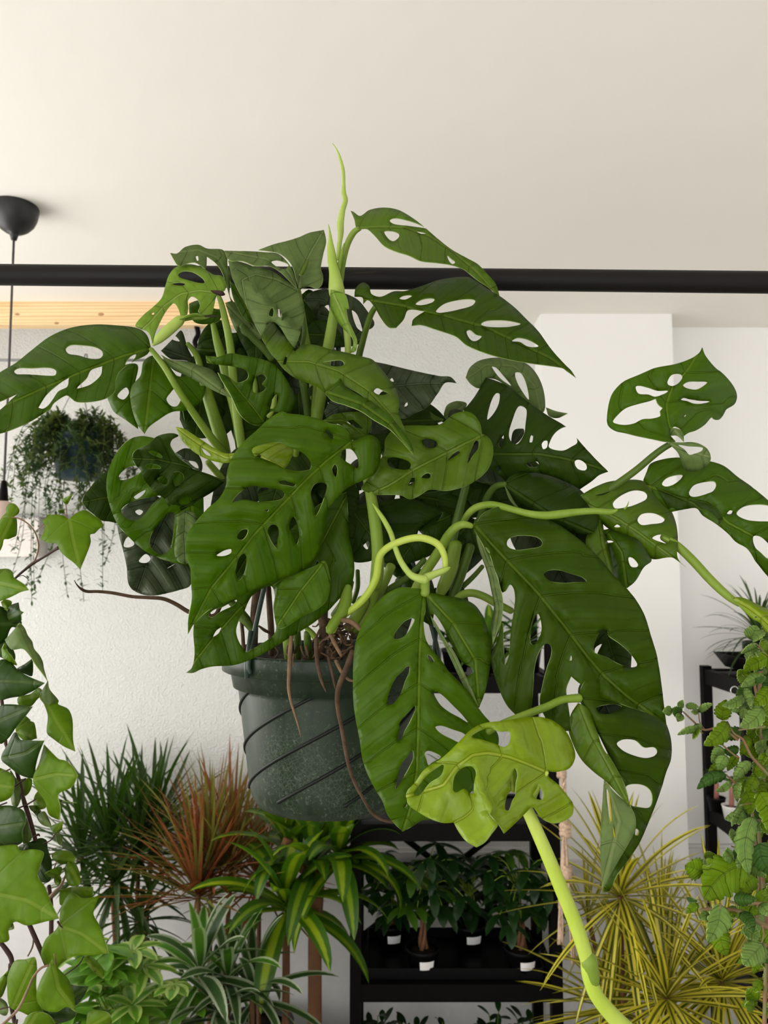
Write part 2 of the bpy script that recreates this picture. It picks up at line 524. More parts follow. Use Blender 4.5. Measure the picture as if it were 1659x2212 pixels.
M['strap'] = plain('green_hanger_plastic', (.034, .058, .042), .38, .25, 50, .1)

def wall_mat(name, c, scale, strength, dist, mott=.06):
    m, t, N, K, b = nt(name)
    co = objco(N)
    n = noise_n(N, K, scale, 5, .6, co)
    n2 = noise_n(N, K, scale * .12, 3, .5, co)
    K.new(mixc(N, K, n2, c, tuple(q * (1 - mott) for q in c)), b.inputs['Base Color'])
    setp(b, Roughness=.85, Specular_IOR_Level=.15)
    K.new(bump_n(N, K, n, strength, dist), b.inputs['Normal'])
    return m
M['stucco'] = wall_mat('rough_plaster', (.78, .78, .745), 150., 1.0, .010)
M['smooth'] = wall_mat('smooth_plaster', (.87, .86, .84), 16., .18, .006)
M['ceil'] = wall_mat('ceiling_plaster', (.90, .865, .80), 5., .25, .010, .04)  # warmth of bounced light is put into the ceiling colour
M['floor'] = plain('concrete_floor', (.30, .28, .26), .6, .25, 6, .1)
M['trim'] = plain('painted_trim', (.72, .71, .69), .5, .05)

def wood_mat():
    m, t, N, K, b = nt('pine_board')
    co = objco(N)
    mp = N.new('ShaderNodeMapping'); mp.inputs['Scale'].default_value = (1.6, 30, 30); K.new(co, mp.inputs[0])
    n = noise_n(N, K, 1.0, 6, .65, mp.outputs[0])
    w = N.new('ShaderNodeTexWave'); w.wave_type = 'BANDS'; w.bands_direction = 'Z'
    mp2 = N.new('ShaderNodeMapping'); mp2.inputs['Scale'].default_value = (.35, 8, 8); K.new(co, mp2.inputs[0])
    K.new(mp2.outputs[0], w.inputs['Vector']); w.inputs['Scale'].default_value = 3.0; w.inputs['Distortion'].default_value = 5; w.inputs['Detail'].default_value = 3
    c = mixc(N, K, ramp01(N, K, n, .3, .75), (.88, .66, .38), (.76, .50, .25))
    K.new(mixc(N, K, math_n(N, K, 'MULTIPLY', ramp01(N, K, w.outputs['Fac'], .75, 1.), .5), c, (.38, .18, .07)), b.inputs['Base Color'])
    setp(b, Roughness=.6, Specular_IOR_Level=.3)
    return m
M['wood'] = wood_mat()
M['knot'] = plain('pine_knot', (.50, .28, .12), .6, .3)

M['spiky'] = stripe_leaf('dracaena_green_blade', (.022, .050, .006), (.036, .070, .010), (.05, .13, .008), .3, .7)
M['spikypale'] = stripe_leaf('dracaena_grey_blade', (.06, .10, .04), (.09, .14, .055), (.09, .18, .03), .3, .7)
M['red'] = stripe_leaf('dracaena_red_blade', (.20, .13, .02), (.33, .070, .035), (.35, .10, .03), .15, .5)
M['red2'] = stripe_leaf('dracaena_rust_blade', (.15, .14, .02), (.24, .075, .03), (.28, .14, .03), .3, .7)
M['olive'] = stripe_leaf('dracaena_olive_blade', (.17, .20, .03), (.24, .17, .04), (.28, .28, .04), .3, .7)
M['corn'] = stripe_leaf('corn_plant_blade', (.30, .42, .012), (.035, .115, .004), (.18, .36, .006), .2, .5, .3, .35)
M['corndark'] = stripe_leaf('corn_plant_blade_dark', (.16, .26, .01), (.026, .085, .005), (.10, .24, .006), .15, .45, .3, .35)
M['derem'] = stripe_leaf('striped_dracaena_blade', (.035, .085, .020), (.36, .42, .27), (.10, .18, .05), .50, .68, .2, .35)
M['derem2'] = stripe_leaf('striped_dracaena_blade_green', (.05, .17, .010), (.42, .52, .28), (.14, .30, .03), .50, .68, .25, .35)
M['gold'] = stripe_leaf('golden_dracaena_blade', (.030, .065, .003), (.78, .68, .06), (.40, .38, .02), .28, .42, .25, .4)
M['gold2'] = stripe_leaf('golden_dracaena_blade_pale', (.84, .74, .12), (.07, .10, .006), (.42, .40, .03), .35, .55, .25, .4)
M['money'] = stripe_leaf('money_tree_blade', (.010, .036, .007), (.014, .046, .009), (.03, .11, .01), .1, .9, .25, .28, spec=.35)
M['money2'] = stripe_leaf('money_tree_blade_light', (.05, .13, .010), (.065, .15, .013), (.12, .28, .012), .1, .9, .3, .3)
M['scheff'] = stripe_leaf('umbrella_leaflet', (.09, .24, .018), (.13, .29, .025), (.2, .42, .02), .2, .8, .25, .28, spec=.5)
M['scheff2'] = stripe_leaf('umbrella_leaflet_cream', (.10, .26, .02), (.36, .50, .12), (.28, .48, .05), .35, .6, .25, .28, spec=.5)
M['fine'] = stripe_leaf('trailing_fine_leaf', (.10, .135, .035), (.12, .16, .045), (.14, .22, .03), .2, .8, .3, .5)
M['fine2'] = stripe_leaf('trailing_fine_leaf_dark', (.05, .085, .03), (.06, .10, .035), (.08, .16, .03), .2, .8, .3, .5)
M['dark'] = stripe_leaf('dark_glossy_leaf', (.010, .022, .006), (.012, .026, .007), (.02, .05, .008), .2, .8, .25, .3, spec=.5)
# ------------------------------------------------------------------ the room
CEIL = P(829, 678, 3.0).z          # height where the pier meets the ceiling
YB = 3.13                           # plaster wall behind
XL, XR, YF = -2.6, 3.6, -1.3
def struct(name, mb, mat, smooth=False):
    return tag(mb.build(name, mat, None, smooth), kind='structure')
struct('floor', MB().box((XL, YF, -.06), (XR, YB + .3, 0)), M['floor'])
struct('ceiling', MB().box((XL, YF, CEIL), (XR, YB + .3, CEIL + .08)), M['ceil'])
px0 = P(1168, 680, 3.0).x; px1 = P(1451, 680, 3.0).x
struct('wall_back', MB().box((XL, YB, 0), (px0 + .05, YB + .12, CEIL)), M['stucco'])
struct('wall_pier', MB().box((px0, 3.0, 0), (px1, YB + .12, CEIL)), M['smooth'])
struct('wall_recess', MB().box((px1 - .05, YB + .04, 0), (XR, YB + .16, CEIL)), M['smooth'])
struct('wall_right', MB().box((XR, YF, 0), (XR + .1, YB + .3, CEIL)), M['smooth'])
# left wall with the shop window that lights the room
WY0, WY1, WZ0, WZ1 = .1, 2.75, .75, 2.62
w = MB()
w.box((XL - .1, YF, 0), (XL, YB + .3, WZ0)); w.box((XL - .1, YF, WZ1), (XL, YB + .3, CEIL))
w.box((XL - .1, YF, WZ0), (XL, WY0, WZ1)); w.box((XL - .1, WY1, WZ0), (XL, YB + .3, WZ1))
struct('wall_left', w, M['smooth'])
# skirting with a moulded top edge
zt = P(829, 1856, 3.0).z; zb = P(829, 1876, 3.0).z
def skirting(name, x0, x1, y):
    m = MB()
    m.box((x0, y - .012, 0), (x1, y, zb)); m.box((x0, y - .022, zb), (x1, y, zt - .012)); m.box((x0, y - .014, zt - .012), (x1, y, zt))
    struct(name, m, M['trim'])
skirting('baseboard_back', XL, px0, YB)
skirting('baseboard_pier', px0 - .012, px1 + .012, 3.0)
skirting('baseboard_recess', px1, XR, YB + .04)
# pine board fixed under the ceiling
bd = 1661 * .0 + 2.86
b0 = P(-600, 652, bd); b1 = P(560, 655, bd)
bz = P(100, 702, bd).z
o = MB().box((b0.x, bd, bz), (b1.x, bd + .045, CEIL)).build('wooden_beam', M['wood'], None, False)
tag(o, 'pale pine board fixed under the ceiling behind the pendant lamp cord', 'beam')
m = MB()
for kx, ky, r in ((37, 679, 4), (122, 698, 4), (218, 679, 5)):
    p = P(kx, ky, bd)
    m.lathe([(r * .0017 * 1.4, 0), (r * .0017, .002)], (0, 0, 0), 12)
    for i in range(24):
        v = m.v[-24 + i]; m.v[-24 + i] = Vector((p.x + v.x, p.y - v.z * .5, p.z + v.y * .5))
k = m.build('knot', M['knot'], o); 
# thin rod and hook at the back left, and the ledge under them
rd = 2.92
o = MB().tube([P(-500, 778, rd), P(445, 778, rd)], .0055, 10).build('hanging_rod', M['greyw'])
tag(o, 'thin grey rod below the pine board, carrying a hanging basket', 'rod')
for hx in (-330, 424):
    h = MB().tube(smooth3([P(hx, 702, bd + .02), P(hx + 4, 722, 2.9), P(hx - 3, 740, 2.9), P(hx + 7, 760, 2.91), P(hx + 2, 785, 2.93), P(hx - 6, 778, 2.94)], 5), .010, 8)
    h.build('hook', M['black'], o)
o = MB().box((P(-500, 1120, YB).x, YB - .075, P(0, 1203, 3.06).z), (P(86, 1120, 3.06).x, YB, P(0, 1116, 3.06).z)).build('wall_ledge', M['ledge'], None, False)
tag(o, 'white boxed ledge on the rough wall below the pendant lamp', 'ledge')
o2 = MB().box((P(-500, 1110, YB).x, YB - .10, P(0, 1117, 3.04).z), (P(160, 1110, 3.04).x, YB, P(0, 1111, 3.04).z)).build('top_board', M['greyw'], o, False)

# ------------------------------------------------------------------ black pipe rail
pa, pb = P(0, 593.5, 1.13), P(1659, 610, 1.075)
dirp = (pb - pa)
PIPE = lambda px: pa + dirp * (px / 1659.0)
o = MB().tube([pa - dirp * .45, pa, pa + dirp * .5, pb, pb + dirp * .45], .0158, 28).build('pipe_rail', M['pipe'])
tag(o, 'long black steel pipe rail crossing above the potted vine', 'pipe')

# ------------------------------------------------------------------ pendant lamp
ld = 2.10
c = P(33, 441, ld)
lx, ly = c.x, ld
lamp = empty('pendant_lamp', (lx, ly, CEIL), 'black dome pendant lamp cord hanging from the ceiling at upper left', 'lamp')
r = 50 * ld / FPX
hh = 64 * ld / FPX
prof = [(r * .97, 0), (r, -.004), (r * .99, -hh * .22), (r * .94, -hh * .42), (r * .82, -hh * .64), (r * .62, -hh * .82), (r * .38, -hh * .95), (r * .2, -hh), (r * .17, -hh * 1.08), (r * .12, -hh * 1.22)]
MB().lathe([(a, CEIL + z) for a, z in prof], (lx, ly, 0), 40).build('canopy', M['canopy'], lamp)
zs = P(8, 1062, ld).z
MB().tube([(lx, ly, CEIL - hh * 1.2), (lx + .001, ly, CEIL - .5), (lx, ly, zs)], .0034, 8).build('cord', M['cord'], lamp)
MB().lathe([(.006, zs + .03), (.008, zs + .02), (.011, zs), (.013, zs - .022), (.012, zs - .026)], (lx, ly, 0), 20).build('socket_cap', M['black'], lamp)
MB().lathe([(.014, zs - .026), (.026, zs - .034), (.030, zs - .06), (.030, zs - .10), (.022, zs - .112)], (lx, ly, 0), 24).build('lamp_holder', plain('pink_lamp_holder', (.55, .42, .36), .5, .1), lamp)

# ------------------------------------------------------------------ light
def area(name, loc, rot, sx, sy, power, color):
    l = bpy.data.lights.new(name, 'AREA'); l.shape = 'RECTANGLE'; l.size = sx; l.size_y = sy; l.energy = power; l.color = color
    q = bpy.data.objects.new(name, l); COL.objects.link(q); q.location = loc; q.rotation_euler = rot
    return q
area('window_daylight', (XL - .02, (WY0 + WY1) / 2, (WZ0 + WZ1) / 2), (0, -PI / 2, 0), WZ1 - WZ0, WY1 - WY0, 26, (1.0, .965, .91))
wd = bpy.data.worlds.new('shopfront_daylight')
SC.world = wd
wd.use_nodes = True
bg = wd.node_tree.nodes['Background']
bg.inputs['Color'].default_value = (1.0, .985, .96, 1)
bg.inputs['Strength'].default_value = 1.25
# daylight from the street is stronger on the window side of the shop (-X) than on the far side
_n, _l = wd.node_tree.nodes, wd.node_tree.links
_tc = _n.new('ShaderNodeTexCoord'); _sx = _n.new('ShaderNodeSeparateXYZ'); _l.new(_tc.outputs['Generated'], _sx.inputs[0])
_mr = _n.new('ShaderNodeMapRange'); _mr.interpolation_type = 'SMOOTHSTEP'
_mr.inputs['From Min'].default_value = -.9; _mr.inputs['From Max'].default_value = .7
_mr.inputs['To Min'].default_value = 3.3; _mr.inputs['To Max'].default_value = .22
_l.new(_sx.outputs[0], _mr.inputs['Value']); _l.new(_mr.outputs['Result'], bg.inputs['Strength'])
vs = SC.view_settings
vs.view_transform = 'Standard'; vs.look = 'None'; vs.gamma = 1.0; vs.use_curve_mapping = False
vs.exposure = 0.31
# ------------------------------------------------------------------ hanging swiss cheese vine
PD = 1.14
PXC = P(718, 1500, PD).x
plant = empty('swiss_cheese_vine', (PXC, PD, P(718, 1745, PD).z), 'large holey-leaved vine in a dark green plastic hanging pot below the black pipe', 'potted plant')
rr = 231 * PD / FPX
rb = 169 * PD / FPX
zr = P(718, 1427, PD - rr).z         # top of the rim
zbot = P(718, 1786, PD - rb).z
H = zr - zbot
def rad(t):                          # t 0 bottom .. 1 under the rim band
    return rb + (rr * .862 - rb) * t
prof = [(rb * .55, zbot + .004), (rb * .80, zbot), (rb * .93, zbot + .004), (rb * .985, zbot + .016)]
for i in range(1, 13):
    t = i / 12.0
    prof.append((rad(t), zbot + .016 + (H * .80 - .016) * t))
prof += [(rr * .885, zbot + H * .803), (rr * .895, zbot + H * .872), (rr * .985, zbot + H * .874), (rr * 1.0, zbot + H * .88), (rr * 1.005, zbot + H * .985), (rr * 1.0, zr), (rr * .965, zr), (rr * .95, zr - .01), (rr * .9, zr - .05)]
pm = MB().lathe(prof, (PXC, PD, 0), 96)
slope = .070
for kq in range(8):
    th0 = kq * 2 * PI / 8 + .2
    ln = []
    for i in range(60):
        th = th0 + i * .045
        z = zbot + .025 + slope * (i * .045)
        if z > zbot + H * .80: break
        t = (z - zbot - .016) / (H * .80 - .016)
        q = rad(max(t, 0)) + .0004
        ln.append((PXC + q * math.cos(th - PI * .5 * 0), PD + q * math.sin(th), z))
    pm.tube(ln, .0024, 6, m=1)
pot = pm.build('pot', [M['pot'], M['potdark']], plant)
MB().lathe([(rr * .9, zr - .022), (rr * .6, zr - .012), (rr * .25, zr - .006), (.002, zr - .006)], (PXC, PD, 0), 48).build('soil', M['soil'], plant)
# hanger: hook over the pipe and three straps
hp = PIPE(746)
hang = MB()
loop = []
for i in range(17):
    a = PI * (-.1 + 1.25 * i / 16)
    loop.append(hp + Vector((0, math.cos(a) * .0185, math.sin(a) * .0185)))
tail = hp + Vector((-.002, .004, -.06))
hang.tube(smooth3([tail] + [hp + Vector((0, .0185, -.02))] + loop, 3), .0042, 8)
hub = hp + Vector((-.004, .004, -.075))
hang.lathe([(.004, .02), (.010, .012), (.012, 0), (.009, -.01)], hub, 14)
h = hang.build('hook', M['strap'], plant)
for ang in (math.radians(232), math.radians(338), math.radians(98)):
    e = Vector((PXC + rr * 1.01 * math.cos(ang), PD + rr * 1.01 * math.sin(ang), zr - .02))
    top = hub + Vector((0, 0, -.005))
    mid = e.lerp(top, .35) + Vector((math.cos(ang), math.sin(ang), 0)) * .012
    sm = MB().tube(smooth3([top, e.lerp(top, .7), mid, e + Vector((0, 0, .03)), e], 6), .0034, 8)
    sm.tube([e + Vector((0, 0, .055)), e + Vector((-.005, 0, .01)), e + Vector((-.004, 0, -.006))], .0032, 8)
    sm.build('hanger_strap', M['strap'], plant)

def ML(fr, out, mid, d, sA=0., sB=0., mat='mature', holes=(), pet=None, **k):
    lf = L(fr, out, mid, d, sA, sB, mat, holes, plant, **k)
    if pet:
        pf, ps, pd, pmn = pet
        stem('petiole', pf, ps, pd, M[pmn], lf)
    return lf

# -- outermost left
ML('c1', '965,1035! 942,962 885,918 760,900 600,893 450,915 320,970 200,1060 100,1140 0,1200 -150,1320 -240,1480! -110,1600 0,1590 90,1560 200,1510 290,1455 320,1435 345,1395 425,1345 450,1360 490,1388 600,1385 690,1360 735,1320 742,1250 765,1195 850,1130 945,1080',
   '965,1045 800,1090 560,1180 300,1290 0,1425 -240,1490', (1.0, .93), .05, -.02, 'mature',
   ['420,1050 450,1025 520,1025 600,1035 650,1060 658,1090 630,1112 570,1110 500,1090 440,1080',
    '90,1190 120,1172 200,1172 320,1170 360,1190 355,1215 320,1220 230,1215 150,1212 105,1210',
    '492,1300 555,1235 582,1185 655,1158! 645,1215 590,1270 540,1292', '245,1425! 300,1340 380,1270 442,1232! 430,1290 375,1320 340,1370 310,1410 275,1432',
    '-70,1400 0,1385 110,1337! 70,1375 0,1440 -60,1470', '800,1150 832,1100 870,1082 865,1105 830,1145'],
   ('c1', '965,1050,34 1050,1160,40 1140,1310,44 1240,1460,48 1340,1600,52 1440,1730,56 1560,1900,60', (1.0, 1.0, 1.01, 1.03, 1.05, 1.07, 1.1), 'stem'), arch=.01, quilt=.003, veins=36)
# pale curled leaf above it
ML('c1', '1405,690! 1440,672 1446,622 1415,580 1370,575 1320,545 1260,515 1190,508 1120,530 1080,580 1060,640 1035,720 980,780 910,840 866,900 900,920 940,935 960,960 975,1015! 1000,930 1060,810 1108,755 1122,760 1145,800 1165,885! 1190,850 1205,790 1202,740 1225,712 1262,730 1280,770 1270,810 1300,830 1360,825! 1372,760 1385,712',
   '1405,690 1270,675 1150,700 1050,775 960,880 880,950', (1.0, .97), .02, -.012, 'pale',
   ['1140,570 1180,552 1240,560 1300,600 1310,625 1270,625 1210,610 1150,590', '1100,632 1140,625 1185,630 1180,642 1130,642', '970,820 988,815 985,828 974,830'],
   ('c1', '1400,712,30 1420,770,38 1440,860,46 1462,960,50 1480,1080,54 1490,1200,56 1510,1400,58 1530,1560,60 1560,1760,64', (1.0, 1.05), 'stem'), quilt=.002, veins=30)
stem('withered_tip', 'c1', '1350,676,8 1385,686,26 1420,694,32 1436,700,14', (.995, .998), M['wither'], plant)
# rolled young leaf and its strip
stem('rolled_leaf', 'c1', '978,1022,20 1010,990,56 1060,945,70 1110,900,72 1150,865,66 1172,845,30', (.965, .975), M['stem_pale'], plant, 14)
ML('c1', '1150,855! 1200,830 1260,822 1310,838 1345,848! 1290,862 1230,862 1180,872 1150,890', '1150,870 1250,845 1345,848', (.97, .975), 0, -.01, 'pale', quilt=0)
stem('withered_tip', 'c1', '1300,842,6 1345,840,10 1412,838,4', (.972, .975), M['wither'], plant, 6)
# top leaves round the pipe
ML('c2', '85,820! 130,824 180,782 270,765 330,790 430,798 462,835 465,900 488,985 480,1100 535,1190 550,1300! 500,1180 470,1080 430,950 385,885 328,842! 320,925 290,905 250,882 200,888 140,905 112,870',
   '470,1090 455,950 400,850 270,800 85,820', (1.06, 1.0), .01, -.02, 'grey', ['255,840 268,838 272,870 262,872'], quilt=.002)
ML('c2', '670,800! 780,760 860,740 940,715 1010,685 1105,667! 1120,740 1100,830 1085,920 1100,970 1090,1030 1060,1055 1000,1040 940,1065! 922,1000 900,920 860,860 800,820 720,805',
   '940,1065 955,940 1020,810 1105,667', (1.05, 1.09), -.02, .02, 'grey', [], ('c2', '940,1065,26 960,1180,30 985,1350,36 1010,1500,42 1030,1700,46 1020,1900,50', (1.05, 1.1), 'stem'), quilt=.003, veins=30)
ML('c2', '940,960! 975,880 1000,860 1002,890 972,960 950,972', '945,965 1000,860', (1.035, 1.05), 0, 0, 'warm', quilt=0)
ML('c2', '470,870! 560,880 650,912 740,930 850,1000 930,1062 972,1160 968,1270 938,1380 912,1450! 870,1400 820,1320 772,1275 722,1300 690,1372! 650,1300 600,1190 545,1085 495,980',
   '935,1070 800,1000 650,960 560,1000 600,1200 690,1370', (1.02, .99), .02, -.015, 'grey', ['740,1232 750,1192 768,1182 764,1240', '796,1192 812,1190 824,1245 802,1240'],
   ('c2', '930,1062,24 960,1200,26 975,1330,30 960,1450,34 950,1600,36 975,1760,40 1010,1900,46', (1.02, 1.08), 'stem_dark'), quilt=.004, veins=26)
ML('c2', '445,805! 600,808 720,815 800,825 870,890 905,960 932,1065! 880,1010 820,950 740,905 650,905 560,872 480,870', '930,1060 860,930 720,860 560,830 445,805', (1.01, 1.0), .01, -.02, 'grey',
   ['540,892 560,882 600,890 605,908 570,910', '755,880 790,868 840,880 870,900 850,925 800,915'], quilt=.003, veins=26)
ML('c2', '480,1000! 540,1060 600,1180 640,1290! 590,1270 530,1180 500,1110', '480,1000 560,1130 640,1290', (1.03, 1.05), 0, 0, 'mature')
ML('c2', '450,1150! 500,1140 560,1220 620,1300 640,1330 620,1270 700,1380 640,1390 560,1350 545,1300 530,1345 480,1240', '450,1150 560,1260 690,1380', (1.05, 1.06), .01, 0, 'grey', [], ('c2', '560,1300,40 620,1370,44 700,1450,46 760,1520,48', (1.05, 1.07), 'stem_dark'))
# spears
rg = lambda i, a: .10 * math.sin(a * 2 + i * .45)
stem('new_leaf_spear', 'c2', '1163,92,4 1185,125,10 1210,185,18 1232,270,24 1236,350,26 1236,420,32 1248,470,34 1228,540,42 1215,620,44 1216,690,42 1208,760,34 1198,860,26', (1.02, 1.03), M['stem_pale'], plant, 12, 5, rg)
stem('new_leaf_spear', 'c2', '1136,630,4 1146,700,22 1150,780,44 1160,860,62 1176,960,84 1188,1060,100 1200,1130,96 1200,1200,80', (1.0, 1.01), M['stem_pale'], plant, 14, 5, rg)
ML('c2', '1150,1060! 1210,1075 1250,1100 1272,1190! 1240,1200 1290,1315 1325,1400 1315,1470 1282,1482! 1300,1400 1230,1315 1178,1245 1150,1180', '1160,1070 1210,1180 1300,1400', (.99, .985), .01, -.01, 'pale', quilt=.001)
stem('leafstalk', 'c2', '1180,1170,66 1150,1350,74 1120,1520,76 1095,1700,78 1060,1900,80 1040,2050,80', (1.02, 1.08), M['stem'], plant, 12)
stem('leafstalk', 'c2', '1235,1190,40 1255,1330,46 1265,1470,44 1250,1600,40', (1.03, 1.05), M['stem_pale'], plant, 12)
ML('c3', '165,160! 182,166 222,192 280,155 370,140 460,155 540,200 620,260 700,330 790,400 880,450 950,490 1010,550 1060,610 1085,690! 1010,630 950,590 900,550 860,520 790,495 690,480 600,470 520,435 440,410 370,375 310,310 265,272 225,272 200,265 188,215',
   '215,262 350,258 500,262 650,315 800,415 950,545 1085,690', (1.0, .98), -.035, .02, 'warm',
   ['405,220 430,205 500,215 580,240 632,268 590,262 500,250 430,240', '372,288 420,285 460,300 465,320 430,348 400,335', '760,435 790,460 810,475 795,490 775,475', '570,287 600,290 632,300 600,302'],
   ('c3', '222,266,30 185,290,40 150,350,42 128,420,42 112,500,42 100,600,42 85,720,42', (1.0, 1.03), 'stem'), arch=.02, veins=30)
stem('sheath', 'c3', '125,360,8 108,430,24 95,500,26 92,560,14', (1.0, 1.01), M['stem'], plant, 8)
ML('c3', '188,690! 195,640 240,602 280,625 292,672 350,690 430,658 500,655 600,625 720,585 880,568 940,595 1000,635 1090,690 1180,760 1240,820 1320,900 1400,1010 1490,1110 1530,1150 1557,1192! 1500,1150 1470,1130 1300,1105 1150,1080 1000,1040 880,990 820,940 760,915 680,890 600,865 541,870! 552,830 622,780! 520,772 492,830 445,882! 400,880 350,820 310,750 270,710 242,735! 238,695',
   '300,715 480,745 750,810 1000,880 1200,975 1400,1070 1557,1192', (.98, .93), -.03, .06, 'olive',
   ['465,700 490,685 530,680 545,685 500,708', '565,735 600,710 650,700 683,705 670,725 600,742', '690,780 740,735 820,712 900,705 935,715 915,745 830,770 760,785 710,790', '968,860 1000,840 1080,835 1150,840 1215,858 1150,875 1080,878 1000,875',
    '880,905 900,895 940,925 975,935 950,960 920,965 895,945', '1160,965 1190,945 1240,950 1290,970 1325,995 1290,1002 1250,995 1210,970'],
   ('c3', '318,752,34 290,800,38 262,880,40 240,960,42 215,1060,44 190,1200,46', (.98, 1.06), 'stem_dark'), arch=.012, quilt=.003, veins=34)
ML('c3', '875,1190! 900,1130 960,1085 1060,1067 1180,1080 1260,1110 1320,1180 1355,1270 1365,1370 1350,1405 1250,1350 1180,1290 1110,1230 1060,1200 1000,1195 1000,1222 960,1256 910,1232',
   '1340,1400 1300,1240 1180,1120 1000,1110 880,1200', (1.12, 1.08), .03, 0, 'grey', ['1035,1122 1060,1125 1110,1180 1155,1238 1090,1195', '1180,1160 1215,1160 1250,1230 1265,1325 1222,1270 1190,1210'], quilt=.003, veins=22)
ML('c3', '740,1410! 760,1360 820,1335 882,1350 855,1400 790,1430 745,1450', '870,1360 745,1440', (1.14, 1.13), .01, 0, 'grey')
ML('c3', '1370,1372! 1430,1395 1506,1410! 1445,1438 1390,1425', '1370,1390 1506,1410', (1.1, 1.08), .01, 0, 'grey')
ML('c7', '690,75! 760,-10 828,-126! 880,-110 960,-75 1050,-5 1130,55 1220,115 1320,175 1370,225 1430,295 1500,370 1560,430 1584,455! 1530,475 1480,515 1410,562! 1330,520 1200,472 1080,462 970,512 900,470 845,420 820,340 800,230',
   '860,345 1000,347 1150,345 1300,370 1450,405 1584,452', (1.03, 1.0), .02, .05, 'old',
   ['893,-31 913,-26 908,34 878,94 838,134 843,84 868,4', '1033,49 1078,69 1073,164 1063,224 1023,284 988,274 970,224 993,134', '1218,284 1248,224 1298,184 1338,179 1378,224 1393,274 1358,299 1308,324 1248,319 1218,304',
    '1173,284 1188,264 1208,264 1206,304 1183,316', '1098,274 1108,229 1120,234 1113,274', '908,284 938,229 933,284 918,309', '1080,405 1105,390 1150,395 1155,420 1120,428 1090,420', '1378,390 1400,380 1440,400 1453,430 1440,447 1400,440 1380,415', '890,440 905,420 918,430 908,458'],
   None, arch=.01, quilt=.004, veins=40)
ML('c7', '980,300! 1000,200 1060,190 1065,215 1040,260 1010,285', '980,300 1060,195', (1.07, 1.08), 0, 0, 'slate')
ML('c7', '805,222! 840,238 866,275 874,330 866,385 840,440 780,500 700,545 580,573 480,565 420,600 360,625 300,600 150,598! 60,560 120,480 165,400 200,330 205,260 240,210 300,175 390,168 480,170 550,160 620,105 690,82 745,95 788,150',
   '808,230 680,290 560,352 400,432 230,540 100,600', (.98, .98), .02, -.02, 'warm',
   ['432,260 470,250 520,265 530,290 500,310 450,300', '220,375 260,365 340,385 365,410 350,440 290,440 230,420', '715,395 740,310 765,262 783,265 780,310 745,360 720,400', '590,385 620,350 660,325 670,335 630,365', '430,490 460,465 485,470 480,495', '350,540 370,490 387,490 385,525'],
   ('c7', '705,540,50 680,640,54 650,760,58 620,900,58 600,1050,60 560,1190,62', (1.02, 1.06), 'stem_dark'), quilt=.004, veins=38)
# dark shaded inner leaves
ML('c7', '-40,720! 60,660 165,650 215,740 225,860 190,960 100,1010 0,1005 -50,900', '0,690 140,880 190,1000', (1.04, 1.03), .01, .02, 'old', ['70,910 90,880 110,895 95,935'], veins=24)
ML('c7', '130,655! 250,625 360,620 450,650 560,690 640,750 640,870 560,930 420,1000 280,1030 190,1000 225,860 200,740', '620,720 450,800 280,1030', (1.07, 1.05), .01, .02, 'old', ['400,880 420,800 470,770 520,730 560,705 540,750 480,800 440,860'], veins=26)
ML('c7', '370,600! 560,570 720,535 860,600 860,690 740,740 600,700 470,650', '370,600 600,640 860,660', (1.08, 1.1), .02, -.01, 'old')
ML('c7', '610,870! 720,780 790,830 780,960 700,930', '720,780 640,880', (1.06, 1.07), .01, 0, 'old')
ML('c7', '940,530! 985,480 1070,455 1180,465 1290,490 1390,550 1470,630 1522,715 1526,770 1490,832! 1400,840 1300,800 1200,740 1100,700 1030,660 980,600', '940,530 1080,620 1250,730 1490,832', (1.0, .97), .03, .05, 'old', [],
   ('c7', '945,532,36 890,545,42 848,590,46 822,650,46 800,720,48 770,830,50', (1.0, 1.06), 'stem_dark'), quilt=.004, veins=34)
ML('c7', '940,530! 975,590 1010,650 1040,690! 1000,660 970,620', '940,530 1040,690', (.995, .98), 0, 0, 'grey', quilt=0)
# right hand side
ML('c4', '1062,368! 1085,430 1150,510 1210,560 1265,620 1302,680 1312,730 1295,780 1232,822 1215,860 1180,895 1145,890 1130,875 1080,930 1020,970 960,990 930,1012! 900,960 855,945 830,1000 870,1052! 800,1055 700,1035 600,1015 510,993 430,975 380,935 372,880 390,760 420,690 490,620 600,570 720,520 870,490 980,450 1040,410',
   '850,1030 815,900 800,780 850,650 950,540 1062,368', (.97, .99), .06, .0, 'bright',
   ['580,655 610,648 680,665 740,685 815,685 790,705 720,728 670,712 600,705', '810,620 835,575 870,562 910,568 918,590 890,630 850,650 815,640', '922,645 960,620 1030,618 1098,622 1070,650 1020,675 950,665', '905,750 925,735 970,745 1030,755 1115,760 1080,775 1000,778 950,760',
    '415,905 460,850 510,810 600,780 680,760 725,742! 740,780 775,810! 755,835 760,865 700,885 630,890 570,920 500,932 430,920', '930,870 938,858 946,858 936,875'],
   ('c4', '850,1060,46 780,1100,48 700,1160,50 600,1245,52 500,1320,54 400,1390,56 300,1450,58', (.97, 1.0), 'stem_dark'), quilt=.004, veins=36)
ML('c4', '800,1052! 900,1058 1000,1058 1065,1080 1110,1120 1124,1180 1090,1230 1020,1265 950,1260 920,1222 890,1140 850,1095', '820,1060 950,1120 1110,1160', (.96, .94), .02, 0, 'grey', ['890,1077 960,1085 1065,1095 1060,1118 1000,1142 970,1148 935,1110'], quilt=.001)
ML('c4', '840,950! 900,965 925,1000 930,1055! 880,1010 830,1005', '850,950 920,1040', (.955, .95), .01, 0, 'grey', quilt=0)
